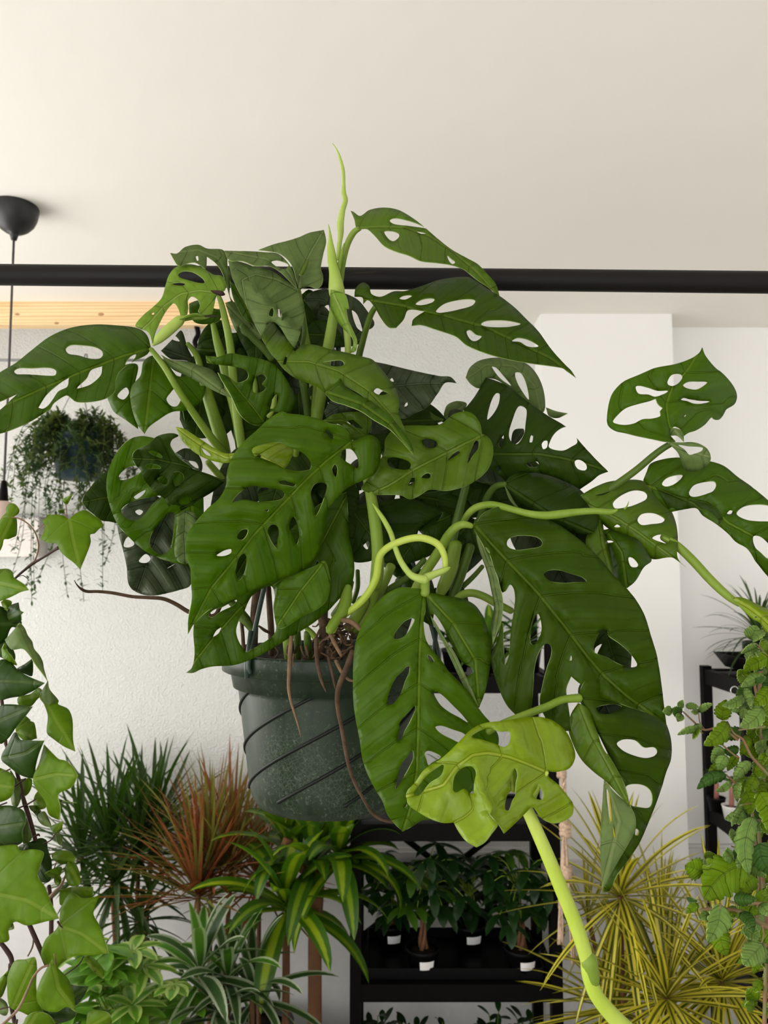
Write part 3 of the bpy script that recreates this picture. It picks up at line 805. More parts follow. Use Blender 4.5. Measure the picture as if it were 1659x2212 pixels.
ML('c4', '635,1330! 660,1270 685,1215 780,1180 880,1168 1000,1180 1130,1198 1220,1230 1320,1310 1420,1380 1540,1480 1700,1640 1870,1870! 1800,2110 1640,2140 1540,2030 1450,1920 1390,1830 1310,1780 1240,1710 1150,1640 1070,1590 1020,1535 950,1540 830,1562! 740,1470',
   '690,1380 900,1460 1100,1500 1250,1640 1400,1720 1538,1790 1870,1880', (.99, .90), .03, .02, 'mature',
   ['770,1360 800,1320 860,1298 920,1295 910,1320 860,1360 800,1378', '965,1420 1000,1370 1080,1345 1150,1342 1163,1370 1140,1410 1080,1435 1010,1452 975,1445', '1240,1575 1260,1550 1282,1555 1270,1578', '1310,1575 1350,1530 1420,1510 1540,1515 1700,1580 1680,1640 1540,1630 1450,1628 1370,1615', '1430,1740 1470,1735 1510,1760 1540,1790 1600,1880 1540,1900 1490,1860 1440,1810'],
   None, quilt=.004, veins=38)
ML('c4', '720,1380! 800,1420 950,1465 1100,1500 1180,1560 1240,1650 1285,1700! 1310,1780 1240,1710 1150,1640 1070,1590 1020,1535 950,1540 830,1562!', '720,1385 1000,1500 1290,1740', (.975, .945), .01, -.005, 'old', quilt=.002)
ML('c4', '180,1440! 300,1375 400,1340 560,1328 640,1340 700,1380 760,1430 820,1520 870,1640 886,1780 880,1870 900,1920 947,1962! 890,1920 840,1890 700,1900 650,1830 600,1760 400,1690 300,1600 230,1500',
   '300,1540 450,1610 600,1710 750,1820 947,1962', (.98, .96), .02, .05, 'warm',
   ['415,1500 450,1460 520,1420 580,1405 640,1415 663,1440 655,1470 600,1500 530,1525 430,1535', '592,1620 620,1580 680,1568 740,1580 790,1615 770,1640 700,1650 620,1655', '700,1750 750,1725 800,1735 825,1765 810,1790 750,1775', '285,1440 340,1425 400,1410 340,1440', '425,1670 445,1650 470,1670'], None, quilt=.003, veins=34)
ML('c4', '350,1690! 420,1680 560,1700 640,1740 682,1800 692,1880 692,1920 640,1960 580,2060 520,2112! 440,2090 410,1990 395,1850 360,1750', '370,1700 480,1850 520,2112', (1.0, .98), .02, .02, 'mature', ['530,1890 560,1895 598,1940 590,1960 550,1960 532,1930', '365,1772 400,1768 420,1778 380,1785'], quilt=.003)
ML('c4', '290,1560! 330,1600 350,1700 390,1830 412,1960 412,2055! 340,1970 220,1790 240,1700', '310,1580 340,1800 412,2055', (.985, .96), 0, .02, 'warm', quilt=.002)
stem('runner', 'c7', '690,765,40 720,715,44 770,675,46 850,658,46 920,668,44 1000,690,42 1100,715,44 1200,725,50 1300,715,52 1400,703,44 1500,698,40 1600,704,36 1640,690,14', (1.0, .98, .97, .96, .95, .945, .94, .935, .93, .925, .92, .915, .91), M['stem'], plant, 12)
stem('sheath_tip', 'c4', '500,1540,14 520,1515,10 530,1485,3', (.91, .91), M['stem'], plant, 6)
stem('runner', 'c4', '780,1740,60 890,1815,64 1000,1920,66 1100,2030,66 1180,2110,64 1260,2180,56 1330,2230,40', (.98, .93), M['stem'], plant, 12)
ML('s5', '1055,650! 1150,640 1250,670 1350,720 1430,760 1560,820 1640,960 1560,1100 1470,1060 1400,960 1320,920 1220,830 1130,740', '1060,655 1250,760 1400,870 1600,1050', (.93, .9), 0, .02, 'lime', ['1330,890 1360,880 1370,892 1350,900'], quilt=.001)
# front left
ML('c6', '1175,650! 1184,760 1190,870 1192,960 1212,1040 1230,1160 1222,1250 1200,1305 1120,1390 1060,1455 960,1540 870,1600 760,1665 640,1740 520,1800 400,1840 250,1850 170,1870 120,1893 70,1893! 110,1860 128,1760 120,1600 140,1500 230,1380 330,1330 480,1200 700,1000 900,800 1060,690',
   '1130,760 980,1050 760,1230 450,1440 260,1650 70,1893', (.995, .935), -.01, .015, 'mature',
   ['525,1360 600,1310 660,1298 682,1360 672,1450 692,1560 682,1620 640,1660 560,1710 485,1752! 440,1690 415,1610 430,1540 470,1470 500,1400', '255,1645 280,1600 312,1580 295,1620', '222,1500 260,1460 320,1440 420,1388 400,1425 310,1470 250,1510', '962,1180 972,1120 1000,1150 1015,1190 1000,1182'],
   ('c6', '1130,760,40 1100,600,40 1060,500,42', (1.0, 1.03), 'stem_dark'), quilt=.004, veins=34)
ML('c6', '700,1310! 740,1250 850,1200 950,1160 1020,1120 1055,1200 1066,1300 1040,1390 980,1450 900,1490 800,1550 720,1590 690,1560 678,1450', '1020,1130 860,1330 700,1570', (.935, .935), .008, -.008, 'bright', quilt=.003)
ML('c6', '1215,293! 1190,240 1140,190 1060,175 980,145 860,115 770,105 740,92 690,110 620,160 560,220 480,290 410,370 370,450 350,530 345,600 300,690 220,760 140,850 80,940 65,1020 80,1120 100,1180 105,1280 110,1380 85,1520 82,1626! 130,1550 230,1460 330,1415 470,1350 600,1290 760,1230 880,1180 960,1110 1000,1030 1020,930 1030,830 1050,760 1100,700 1180,620 1300,560 1370,520 1402,450 1412,370 1395,290 1350,256 1290,260 1235,288!',
   '1215,295 1040,430 900,560 700,770 540,940 400,1120 250,1300 180,1430 82,1626', (.95, .885), -.012, .03, 'bright',
   ['525,350 600,320 720,305 760,330 810,350 860,370 900,400 930,450 925,490 880,500 800,500 740,480 680,450 600,420 545,400', '705,575 740,565 790,580 825,595 810,610 760,600 720,595', '380,722! 430,660 520,605 620,615 720,630 750,660 735,690 700,705 620,710 560,715 480,700 420,710', '610,770 640,765 630,785',
    '420,960 450,910 495,905 490,940 455,978', '280,1085 330,1050 380,1040 380,1065 330,1090', '412,1180 430,1110 465,1070 485,1090 480,1170 460,1230 430,1258 412,1210', '635,900 660,870 695,880 710,920 700,980 695,1035 660,990 638,940', '780,860 810,815 830,850 850,920 845,980 830,1010 800,950 780,900',
    '930,660 950,600 1000,580 1040,600 1020,690 985,780 960,812 950,740', '1075,490 1095,455 1112,480 1105,540 1085,530', '1135,400 1150,360 1200,350 1240,390 1260,450 1250,485 1210,460 1160,430', '1030,215 1055,220 1085,260 1080,285 1050,265'],
   ('c6', '1320,550,70 1345,680,78 1368,820,84 1385,960,86 1392,1090,86 1385,1220,92 1372,1300,80', (.99, .985, .985, .985, .985, .985, .985), 'stem'), arch=.012, quilt=.006, veins=40, curl=.012)
ML('c6', '850,113! 980,140 1060,172 1140,190 1200,250 1090,292 1040,270 960,280 900,190', '860,120 1000,210 1100,280', (.965, .962), .01, 0, 'warm', ['1030,215 1055,220 1085,260 1080,285 1050,265'], quilt=0)
# left cluster behind it
ML('c5', '1050,480! 1065,430 1110,400 1180,370 1240,310 1310,285 1380,280 1422,300 1372,330 1355,370 1380,420 1430,480 1500,530 1560,570 1700,620 1800,665! 1700,740 1600,800 1510,858 1450,888 1390,892 1340,860 1310,800 1250,760 1190,700 1140,640 1125,580 1085,540',
   '1793,665 1620,595 1450,530 1250,490 1050,480', (.99, .95), -.02, .02, 'old',
   ['1180,425 1210,418 1270,440 1293,465 1280,475 1230,460', '1155,540 1180,525 1220,525 1270,540 1280,560 1230,562 1180,560', '1250,640 1300,620 1335,645 1325,690 1290,685', '1380,600 1420,585 1460,610 1460,660 1430,695 1390,695', '1420,825 1440,790 1480,760 1520,800 1500,840 1450,848', '1530,560 1590,545 1600,575'], None, quilt=.005, veins=28)
ML('c5', '1240,322! 1180,308 1130,303 1050,320 980,370 920,450 875,540 850,640 850,740 870,840 900,930 940,1010 1000,1080 1070,1150 1160,1220 1250,1265 1350,1300 1495,1328 1600,1290 1620,1100 1620,900 1600,700 1480,560 1350,420',
   '1300,340 1440,560 1520,800 1540,1050 1500,1325', (1.0, .99), -.01, .03, 'bright',
   ['945,620 990,570 1040,545 1100,540 1125,580 1080,620 1000,650 955,650', '965,890 1060,820 1190,790 1285,778 1210,850 1150,930 1090,970 1010,962', '1192,1130 1230,1040 1290,970 1350,910 1390,920 1380,1050 1370,1150 1330,1230 1260,1242 1202,1190', '1065,790 1100,760 1160,730 1140,770 1090,805'], None, quilt=.006, veins=34)
ML('c5', '1400,930! 1480,900 1560,930 1580,1050 1540,1200 1495,1315 1420,1300 1390,1240 1395,1130 1410,1020', '1480,900 1470,1100 1480,1320', (.985, .975), 0, 0, 'grey', quilt=.006, veins=20)
ML('c5', '935,1020! 950,1100 985,1230 1010,1350 1020,1470 1050,1520 1110,1555 1200,1573 1300,1560 1420,1530 1515,1490 1560,1300 1480,1000 1250,780 1100,800 970,890', '1400,800 1250,1100 1090,1550', (1.05, 1.0), .02, -.02, 'slate',
   ['985,1182 1000,1120 1030,1100 1070,1160 1040,1187', '1105,1302 1130,1260 1165,1240 1200,1280 1170,1312', '1075,902 1110,885 1140,905 1110,932', '1325,1357 1400,1316 1352,1348'], None, quilt=.006, veins=24)
ML('c5', '655,830! 665,790 720,710 790,630 862,585 940,700 940,985 870,982 800,970 740,920 690,880', '930,780 800,800 655,830', (1.03, 1.01), .02, .01, 'old', veins=26)
ML('c5', '1390,440! 1470,400 1560,430 1610,520 1600,590 1540,560 1480,520 1430,490', '1600,580 1400,440', (1.03, 1.03), .01, .02, 'slate', ['1500,500 1560,510 1580,560 1540,545'], veins=20)
ML('c1', '925,1592! 885,1540 850,1450 835,1350 850,1280 900,1220 920,1130 980,1090 1050,1120 1130,1220 1160,1225 1230,1220 1310,1250 1310,1330 1280,1390 1200,1440 1100,1452 1010,1505 950,1550', '985,1085 960,1300 925,1592', (1.03, 1.0), .02, .03, 'bright', ['1065,1370 1090,1330 1120,1300 1155,1310 1158,1370 1130,1415 1090,1410', '1275,1260 1300,1250 1310,1280 1285,1285'], None, quilt=.003)
ML('c1', '690,1370! 715,1250 780,1160 880,1150 860,1300 880,1480 885,1562! 800,1500 730,1450', '870,1150 830,1350 885,1562', (1.06, 1.05), .01, .01, 'bright', ['750,1350 780,1310 810,1295 825,1330 790,1372'], None)
ML('c1', '1030,1085! 1100,1120 1200,1130 1290,1160 1350,1180 1400,1230 1440,1310 1482,1362! 1400,1330 1340,1300 1290,1270 1200,1222 1100,1172', '1030,1085 1250,1190 1482,1362', (1.0, .985), .01, .02, 'grey', quilt=.002)
ML('c1', '1030,1060! 1110,980 1160,930 1200,1040 1240,1130 1180,1120 1090,1110', '1240,1120 1040,1050', (1.07, 1.06), 0, 0, 'slate', ['1100,985 1120,965 1150,1000'])
ML('c1', '1250,1050! 1300,1000 1380,985 1450,1020 1470,1100 1400,1080 1320,1090', '1460,1060 1250,1050', (1.08, 1.08), 0, .01, 'old')
ML('c1', '1150,1500! 1160,1420 1220,1380 1330,1300 1420,1330 1440,1450 1420,1580 1300,1620 1200,1590', '1300,1310 1250,1600', (1.1, 1.09), 0, .01, 'old')
ML('c1', '1210,760! 1260,740 1330,745 1370,790 1420,800 1400,870 1330,890 1250,880 1215,830', '1400,800 1215,830', (1.03, 1.02), .01, 0, 'mature')
ML('c2', '320,1500! 400,1508 480,1485 580,1500 680,1520 760,1550 830,1620 885,1710 915,1790 900,1850 840,1880 760,1870 720,1900 710,1958! 660,1965 600,1940 540,1880 490,1770 430,1670 400,1612! 470,1640 530,1680 600,1650 592,1600 500,1572 410,1560 330,1545',
   '712,1950 640,1850 540,1730 470,1640 330,1520', (.99, .96), .0, -.02, 'mature', ['636,1740 642,1660 690,1622 722,1650 692,1690 722,1712 690,1742', '738,1842 780,1762 802,1760 796,1812 768,1852'], None, quilt=.004, veins=28)
ML('c2', '695,1390! 705,1300 740,1250 775,1290 830,1360 890,1400 912,1472 960,1430 1050,1430 1150,1460 1250,1480 1370,1510 1430,1530 1515,1626 1580,1722 1607,1820 1600,1875 1640,1990 1704,2165! 1560,1960 1450,1850 1350,1760 1240,1700 1190,1690 1110,1747! 1050,1700 960,1670 900,1640 840,1590 790,1530 740,1470',
   '850,1540 1000,1540 1200,1600 1400,1730 1560,1900 1704,2165', (.98, .92), .01, .06, 'warm', ['1100,1547 1160,1535 1222,1533 1240,1560 1180,1572', '1435,1737 1460,1715 1500,1735 1530,1747 1500,1762 1460,1757', '832,1560 850,1505 862,1510 850,1560'], None, quilt=.003, veins=30)
ML('c2', '1110,1747! 1180,1690 1215,1645! 1240,1700 1300,1740 1370,1780 1430,1810 1536,1894 1611,1980 1686,2088 1704,2165! 1620,2070 1540,1990 1440,1930 1350,1870 1250,1830 1160,1800', '1130,1745 1350,1820 1540,1950 1704,2165', (.945, .915), -.01, .02, 'mature', quilt=.002)
ML('c3', '300,1090! 400,1110 520,1140 640,1165 720,1180 782,1185 819,1223! 750,1220 700,1290 640,1370 560,1410 490,1442 400,1400 380,1250 340,1160', '350,1250 600,1225 819,1223', (1.04, 1.0), -.01, .02, 'slate', ['495,1368 505,1345 520,1340 515,1362', '405,1205 420,1190 432,1215'], None, quilt=.006, veins=24)
ML('c2', '970,1130! 1000,1090 1060,1065 1130,1060 1250,1090 1330,1130 1390,1200 1440,1280 1430,1312 1380,1340 1330,1402 1270,1432 1180,1300 1130,1272 1095,1170 1050,1242! 1020,1190', '1250,1420 1220,1250 1100,1130 970,1130', (1.08, 1.07), 0, .01, 'slate', ['1290,1200 1320,1220 1350,1290 1360,1340 1322,1310', '1112,1172 1138,1165 1135,1262 1112,1240'], None, veins=22)
ML('c2', '1000,1310! 1040,1270 1130,1265 1230,1280 1340,1350 1340,1420 1200,1445 1000,1425', '1330,1370 1000,1360', (1.09, 1.09), 0, 0, 'old')
ML('c6', '1010,155! 1100,110 1270,97 1345,150 1330,240 1280,290 1200,280 1140,190', '1320,270 1150,150 1010,155', (1.01, 1.0), 0, .01, 'warm', ['1180,162 1220,150 1290,212 1240,202'], None, veins=26)
ML('c6', '1340,130! 1400,170 1455,200 1440,240 1380,245 1335,240', '1340,140 1440,240', (1.03, 1.03), 0, 0, 'slate', veins=18)
ML('c3', '470,1460! 560,1410 650,1390 665,1450 735,1450! 660,1485 520,1500', '480,1460 700,1450', (1.07, 1.06), 0, 0, 'old')
ML('c3', '640,1390! 700,1430 740,1450 690,1470 655,1450', '640,1390 740,1450', (1.08, 1.08), 0, 0, 'warm')
ML('c3', '0,1400! 40,1330 110,1280 190,1290 220,1390 120,1400 20,1440', '200,1300 20,1420', (1.05, 1.05), 0, .01, 'slate', veins=20)
ML('c6', '0,198! 60,213 150,270 250,335 340,380 440,370 520,335 620,310 720,303 808,350 797,410 742,490 650,465 560,442 450,420 350,447 250,432 180,405 110,360 40,290', '0,200 180,330 340,410 560,390 742,480', (.975, .965), .0, .012, 'lime', ['545,410 580,390 590,400 570,420', '180,345 230,380 240,400 200,385'], quilt=.001, veins=30)
# big leaves on the right, front
ML('s3', '150,204! 166,222 200,172 270,130 350,110 440,112 540,150 640,190 760,250 860,320 950,390 1050,490 1140,600 1240,700 1310,790 1370,900 1420,1060 1460,1200 1490,1400 1510,1560 1525,1674! 1400,1600 1200,1530 1020,1460 900,1380 842,1330! 808,1420 815,1500 830,1600 845,1720! 760,1720 680,1660 618,1530 635,1400 665,1280 700,1170 695,1110 660,1095 610,1160 580,1270 570,1400 555,1560 500,1640 440,1602! 390,1550 350,1480 310,1380 280,1280 270,1180 310,1080 350,950 358,1100 366,1255! 395,1180 410,1000 435,830 440,760 430,700 405,672 372,720 350,730 310,600 260,500 215,400 170,320 140,260',
   '145,240 260,370 400,520 600,730 800,980 950,1180 1080,1330 1250,1480 1525,1674', (.955, .90), .02, .02, 'olive',
   ['380,385 395,345 450,325 530,322 600,335 635,370 620,400 550,415 460,425 400,410', '645,600 680,572 760,570 840,595 920,620 950,650 880,655 780,662 690,645', '550,1090 555,1000 580,910 605,882 625,930 630,1000 610,1060 575,1105', '1000,1130 1030,1040 1070,990 1100,1000 1110,1040 1180,1090 1250,1150 1310,1230 1312,1258 1270,1268 1180,1240 1090,1190 1010,1160', '222,405 245,418 258,452 235,430', '832,1220 842,1180 848,1215'],
   ('c7', '740,790,34 690,780,48 640,800,54 595,850,58 560,910,60 510,990,62 450,1080,62 400,1170,60 360,1260,56', (.955, .955, .96, .965, .975, .985, .995, 1.0, 1.01), 'stem'), arch=.014, quilt=.006, veins=48)
ML('s3', '160,310! 205,375 255,450 292,560 330,680 353,800 342,930 312,1010 280,1102! 272,960 290,830 272,720 240,580 200,470 175,390', '160,310 270,600 320,850 280,1102', (.945, .92), .01, -.01, 'grey', quilt=.001)
ML('s4', '1045,233! 1060,170 1100,115 1150,95 1200,100 1300,160 1400,220 1480,290 1530,350 1562,420 1579,500 1576,590 1550,660 1520,760 1480,870 1440,970 1390,1080 1330,1170 1260,1270 1222,1350 1180,1362! 1200,1290 1260,1150 1330,1020 1352,930 1350,880 1300,740 1220,570 1150,430 1090,310',
   '1045,235 1130,400 1230,590 1310,760 1350,900 1280,1120 1180,1362', (.90, .87), .01, .05, 'olive',
   ['1145,295 1180,278 1250,272 1292,285 1270,310 1210,328 1165,322', '1263,500 1300,475 1370,480 1420,520 1480,520 1498,545 1480,570 1430,582 1370,570 1300,540', '1315,752 1350,733 1420,740 1460,775 1468,830 1450,868 1390,865 1342,850', '1375,990 1390,1000 1385,1030 1370,1028'],
   ('s4', '1050,235,50 1000,238,46 940,248,44 860,285,44 780,315,44 700,345,44 600,385,40 520,430,40', (.90, .89), 'stem'), quilt=.005, veins=40)
ML('s4', '1040,262! 1000,330 985,410 1012,500 1060,590 1130,660 1200,715 1270,790 1342,862! 1310,740 1250,620 1190,520 1150,430 1100,300', '1045,262 1120,450 1230,650 1342,862', (.895, .86), .02, 0, 'warm', ['1160,455 1175,450 1200,520 1210,560 1185,525'], quilt=.002, veins=40)
ML('s4', '1190,705! 1250,778 1335,855 1370,920 1370,1000 1300,1130 1230,1250 1180,1342! 1172,1200 1170,1050 1180,850', '1200,720 1280,950 1180,1342', (.868, .855), .01, -.005, 'grey', ['1205,760 1225,800 1238,900 1226,965 1214,880', '1245,960 1258,1030 1246,1042'], quilt=.001, veins=60)
ML('s2', '665,158! 645,125 560,112 470,110 390,140 300,210 220,310 150,430 110,550 92,680 85,850 90,1050 110,1200 140,1350 160,1500 200,1620 270,1760 330,1860 360,1950 420,2030 490,2096! 560,2060 640,2010 760,1985 960,1860 1120,1680 1240,1480 1270,1330 1200,1205 1160,1160 1100,1080 1050,990 960,890 870,800 800,700 690,560 660,400 680,250',
   '665,160 640,400 625,700 620,1000 615,1300 605,1600 560,1880 490,2096', (.92, .87), .012, .03, 'bright',
   ['415,520 440,460 500,390 560,360 585,370 570,410 520,490 460,530', '365,1050 385,950 430,850 490,790 520,755 545,755 540,800 515,860 480,960 440,1030 390,1068', '450,1345 460,1280 470,1200 530,1130 590,1073 590,1110 550,1200 500,1290 475,1350', '430,1755 450,1650 480,1550 530,1480 570,1435 575,1500 545,1570 500,1650 460,1720', '690,660 715,665 745,715 720,712 700,690',
    '740,965 770,958 830,1000 900,1070 970,1140 1020,1210 950,1170 860,1120 790,1060', '755,1245 800,1235 880,1260 1000,1310 960,1370 880,1340 790,1290', '670,1460 690,1440 740,1450 800,1490 720,1540 700,1560 680,1500', '500,1890 520,1870 525,1880 505,1905'],
   ('c8', '905,1010,86 905,930,84 912,870,70 900,840,56', (.92, .93), 'stem'), arch=.012, quilt=.005, veins=44)
ML('s2', '672,150! 740,158 830,176 920,190 1010,215 1085,262 1145,355 1190,480 1208,620 1195,790 1160,960 1112,1088! 1060,1060 1020,940 1000,860 1065,800! 1040,755 990,730 940,670 880,550 820,430 745,325 712,330 690,240', '672,155 900,400 1080,700 1112,1088', (.918, .90), .01, .03, 'mature', quilt=.004, veins=40)
ML('s2', '715,335! 760,400 830,520 920,650 985,790 1050,930 1112,1088! 1040,1010 960,860 880,690 800,520 735,400', '718,340 900,650 1112,1088', (.91, .895), 0, 0, 'grey', quilt=0)
ML('s4', '45,800! 55,770 100,720 150,650 230,600 300,540 360,480 420,420 500,380 600,368 720,350 820,345 900,370 970,430 1010,510 1022,580 990,640 930,660 862,660! 870,690 930,740 980,800 1012,850 1007,910 950,950 890,958 830,930 785,870 770,862! 730,905 680,955 612,1018! 580,968 500,880! 540,930 576,966 540,1020 500,1070 452,1098! 390,1060 345,1000 322,955! 260,957 180,930 110,890 60,850',
   '858,663 760,620 640,575 520,552 430,565 340,630 260,740 60,800', (.84, .80), .03, -.035, 'lime',
   ['425,460 470,425 530,412 590,430 640,430 650,460 635,505 610,518 560,500 480,475', '318,770 325,690 370,640 420,630 450,660 440,720 430,790 380,760 340,780', '618,880 628,800 655,770 680,790 660,830 640,885', '90,790 120,740 170,680 260,620 250,680 180,730 120,800', '778,795 800,760 812,730 838,790 832,822 800,818', '640,755 655,690 675,640 690,680 682,720 672,790'],
   None, arch=.012, quilt=.003, veins=46)
ML('s4', '640,640! 680,640 690,700 680,780 640,760', '650,640 660,780', (.86, .86), 0, 0, 'lime', quilt=0)
stem('runner', 's4', '700,800,40 745,880,66 800,1000,72 870,1160,76 940,1330,78 1010,1500,80 1060,1640,80 1092,1752,76 1100,1800,84 1112,1870,80 1150,1960,80 1230,2060,86 1330,2160,90', (.83, .84, .84, .84, .84, .84, .84, .84, .84, .84, .84, .84, .84), M['stem_lime'], plant, 16)
stem('bract', 's4', '1085,1700,30 1102,1745,90 1112,1800,88 1125,1870,78 1140,1920,30', (.838, .84), M['stem'], plant, 14)
stem('leafstalk', 's4', '858,663,30 800,760,40 745,880,56', (.842, .842), M['stem_lime'], plant, 10)
# runners, sheaths and stalks in the middle
stem('runner', 'c8', '60,1330,100 120,1230,80 230,1160,62 330,1080,66 410,980,66 468,860,70 485,740,70 505,660,66 560,600,66 640,555,66 760,515,66 880,507,66 1000,550,66 1060,620,60 1085,720,52 1070,800,48 960,850,50 880,868,60', (.99, .985, .975, .97, .965, .96, .955, .95, .945, .94, .935, .93, .93, .93, .93, .93, .93, .93), M['stem_lime'], plant, 14)
stem('sheath', 'c8', '430,190,12 480,260,34 545,360,46 600,470,50 640,600,50 690,720,54 770,830,60 850,870,76 910,880,90', (.98, .97, .96, .95, .94, .93, .925, .92, .92), M['stem_pale'], plant, 10)
stem('sheath', 'c8', '1128,770,14 1090,790,50 1000,825,62 920,860,80', (.925, .922), M['stem_pale'], plant, 10)
stem('node', 'c8', '215,940,60 205,1010,96 188,1090,112 165,1165,112 120,1225,96 75,1290,92 48,1345,70', (.985, .965), M['stem'], plant, 14)
for s_, d_, m_ in (
    ('460,900,90 440,1020,100 400,1140,90 330,1260,80 260,1350,70', (1.0, 1.03), 'stem'),
    ('600,760,90 540,900,90 440,1100,90 330,1300,90', (1.02, 1.05), 'stem'), ('900,700,50 760,850,56 560,980,60 380,1120,60', (1.03, 1.05), 'stem_dark'),
    ('1180,560,120 1140,760,124 1080,920,120 1040,1000,90', (1.04, 1.06), 'stem'), ('1310,580,90 1250,760,96 1180,960,96 1120,1150,96', (1.05, 1.07), 'stem_dark'),
    ('1420,760,40 1330,860,46 1200,980,50 1100,1080,50', (1.07, 1.08), 'stem_dark'), ('1190,1050,60 1250,1010,70 1330,1000,70 1430,1030,70 1540,1090,70 1680,1160,60', (1.0, .99), 'stem'),
    ('300,800,40 300,950,44 260,1080,44', (1.04, 1.06), 'stem_dark'), ('240,900,60 210,1010,66 160,1100,70 90,1200,70', (1.0, 1.02), 'stem_dark')):
    stem('leafstalk', 'c8', s_, d_, M[m_], plant, 10)
for s_, d_, m_ in (
    ('310,1680,70 345,1800,80 385,1930,86 430,2080,90 470,2300,90', (1.05, 1.09), 'stem'), ('370,1290,36 400,1420,56 440,1560,66 490,1750,72 540,1960,76 560,2140,78', (1.03, 1.08), 'stem'),
    ('545,1850,60 575,1990,70 585,2140,76 580,2300,80', (1.06, 1.1), 'stem_pale'), ('640,1640,30 650,1720,36 640,1790,36', (1.03, 1.04), 'stem'), ('970,1690,46 985,1800,50 1000,1900,54', (1.06, 1.08), 'stem_dark'),
    ('1050,1700,36 1040,1800,40 1030,1900,44', (1.07, 1.08), 'stem'), ('200,1420,30 250,1480,40 280,1560,44 290,1680,46', (1.06, 1.08), 'stem'), ('780,1760,30 770,1840,36 740,1900,40', (1.03, 1.05), 'stem_pale'), ('920,2120,44 925,2230,46', (1.03, 1.05), 'stem'),
    ('1210,1440,16 1212,1600,16 1214,1700,16', (1.09, 1.09), 'strap')):
    stem('leafstalk', 'c2', s_, d_, M[m_], plant, 10)
stem('leafstalk', 'c6', '220,440,44 280,510,48 340,580,52 420,700,54', (1.02, 1.06), M['stem'], plant, 10)
# stems and roots standing in the pot
for s_, d_, m_ in (
    ('610,-60,60 590,120,62 585,260,60 580,440,58', (1.04, 1.06), 'root'), ('690,-40,40 700,120,46 712,300,48 715,460,48', (1.06, 1.08), 'root'), ('470,190,40 520,210,70 560,260,60 590,330,40', (1.05, 1.05), 'stem_dark'),
    ('490,220,26 500,330,28 505,450,28', (1.05, 1.05), 'root'), ('400,60,50 470,130,60 530,200,60', (1.04, 1.05), 'stem_dark'), ('620,250,14 660,280,24 700,300,20', (1.05, 1.06), 'root'),
    ('830,330,70 835,420,66 840,490,60', (1.02, 1.03), 'stem'), ('900,280,60 910,400,56 915,490,50', (1.04, 1.05), 'stem_dark'), ('980,300,50 985,400,56 1005,490,50', (1.0, 1.02), 'stem_dark'), ('960,250,30 1020,310,46 1060,370,40', (1.0, 1.0), 'stem'),
    ('1090,170,70 1110,280,76 1090,380,70 1080,480,60', (1.0, 1.02), 'root'), ('1400,60,100 1350,170,90 1290,260,80', (1.0, 1.02), 'stem'), ('1480,30,60 1420,150,60 1340,300,60', (1.01, 1.03), 'stem_dark')):
    stem('stem', 's1', s_, d_, M[m_], plant, 10)
for s_, d_, m_ in (
    ('862,330,30 852,440,32 848,560,30 842,700,26 855,800,20 885,900,18 915,1000,12 932,1075,4', (.962, .958), 'root_pale'), ('1050,340,34 1048,440,32 1060,540,30 1080,630,28 1100,690,20 1122,742,8', (.966, .96), 'root'),
    ('1140,490,24 1160,570,24 1175,640,22 1190,720,10', (.965, .96), 'root'), ('1195,510,30 1235,590,26 1290,650,22 1330,660,16', (.962, .955), 'root_pale'),
    ('1320,440,44 1275,560,44 1225,680,42 1205,780,38 1215,900,34 1240,1020,32 1262,1150,30 1290,1290,28 1340,1430,26 1400,1540,24 1460,1640,24 1540,1695,26 1640,1712,30', (.955, .95, .95, .95, .95, .95, .952, .955, .96, .962, .965, .965, .965), 'root'),
    ('1150,300,30 1185,380,30 1235,470,24', (.97, .962), 'root_pale'), ('1245,205,40 1300,215,38 1350,250,36 1390,290,30', (.965, .955), 'root_pale'), ('880,460,14 872,510,12 876,548,8', (.965, .963), 'root_pale'),
    ('330,100,34 300,160,30 255,172,26 240,130,24', (.985, .98), 'root')):
    stem('aerial_root', 's1', s_, d_, M[m_], plant, 8)
stem('aerial_root', 'c5', '592,1450,5 615,1490,11 655,1525,22 700,1540,24 780,1540,24 900,1552,26 1050,1580,26 1180,1588,28 1300,1598,30 1400,1640,32 1500,1700,34 1600,1730,36', (.93, .94, .945, .95, .95, .955, .96, .965, .97, .98, .985, .99), M['root'], plant, 8)
rr_ = random.Random(3)
for i in range(70):
    x, y = rr_.uniform(0, 300), rr_.uniform(1230, 1640)
    a = rr_.uniform(0, 2 * PI); s_ = ''
    for j in range(5):
        s_ += '%.0f,%.0f,%.0f ' % (x, y, (30 - 4 * j) * (.6 + .5 * rr_.random()))
        a += rr_.uniform(-.9, .9); x += 46 * math.cos(a) * .8; y += 40 * math.sin(a) + 12
    dd = rr_.uniform(.985, 1.03)
    stem('root', 'c8', s_.strip(), (dd, dd + rr_.uniform(-.015, .02)), M['root_pale' if i % 3 == 0 else 'root'], plant, 7, 3)
for i in range(14):
    x = rr_.uniform(700, 1330); y = 400
    s_ = '%.0f,%.0f,20 %.0f,%.0f,18 %.0f,%.0f,8' % (x, y, x + rr_.uniform(-40, 40), y + 50, x + rr_.uniform(-60, 60), y + rr_.uniform(80, 110))
    stem('root', 's1', s_, rr_.uniform(.99, 1.04), M['root'], plant, 6, 3)

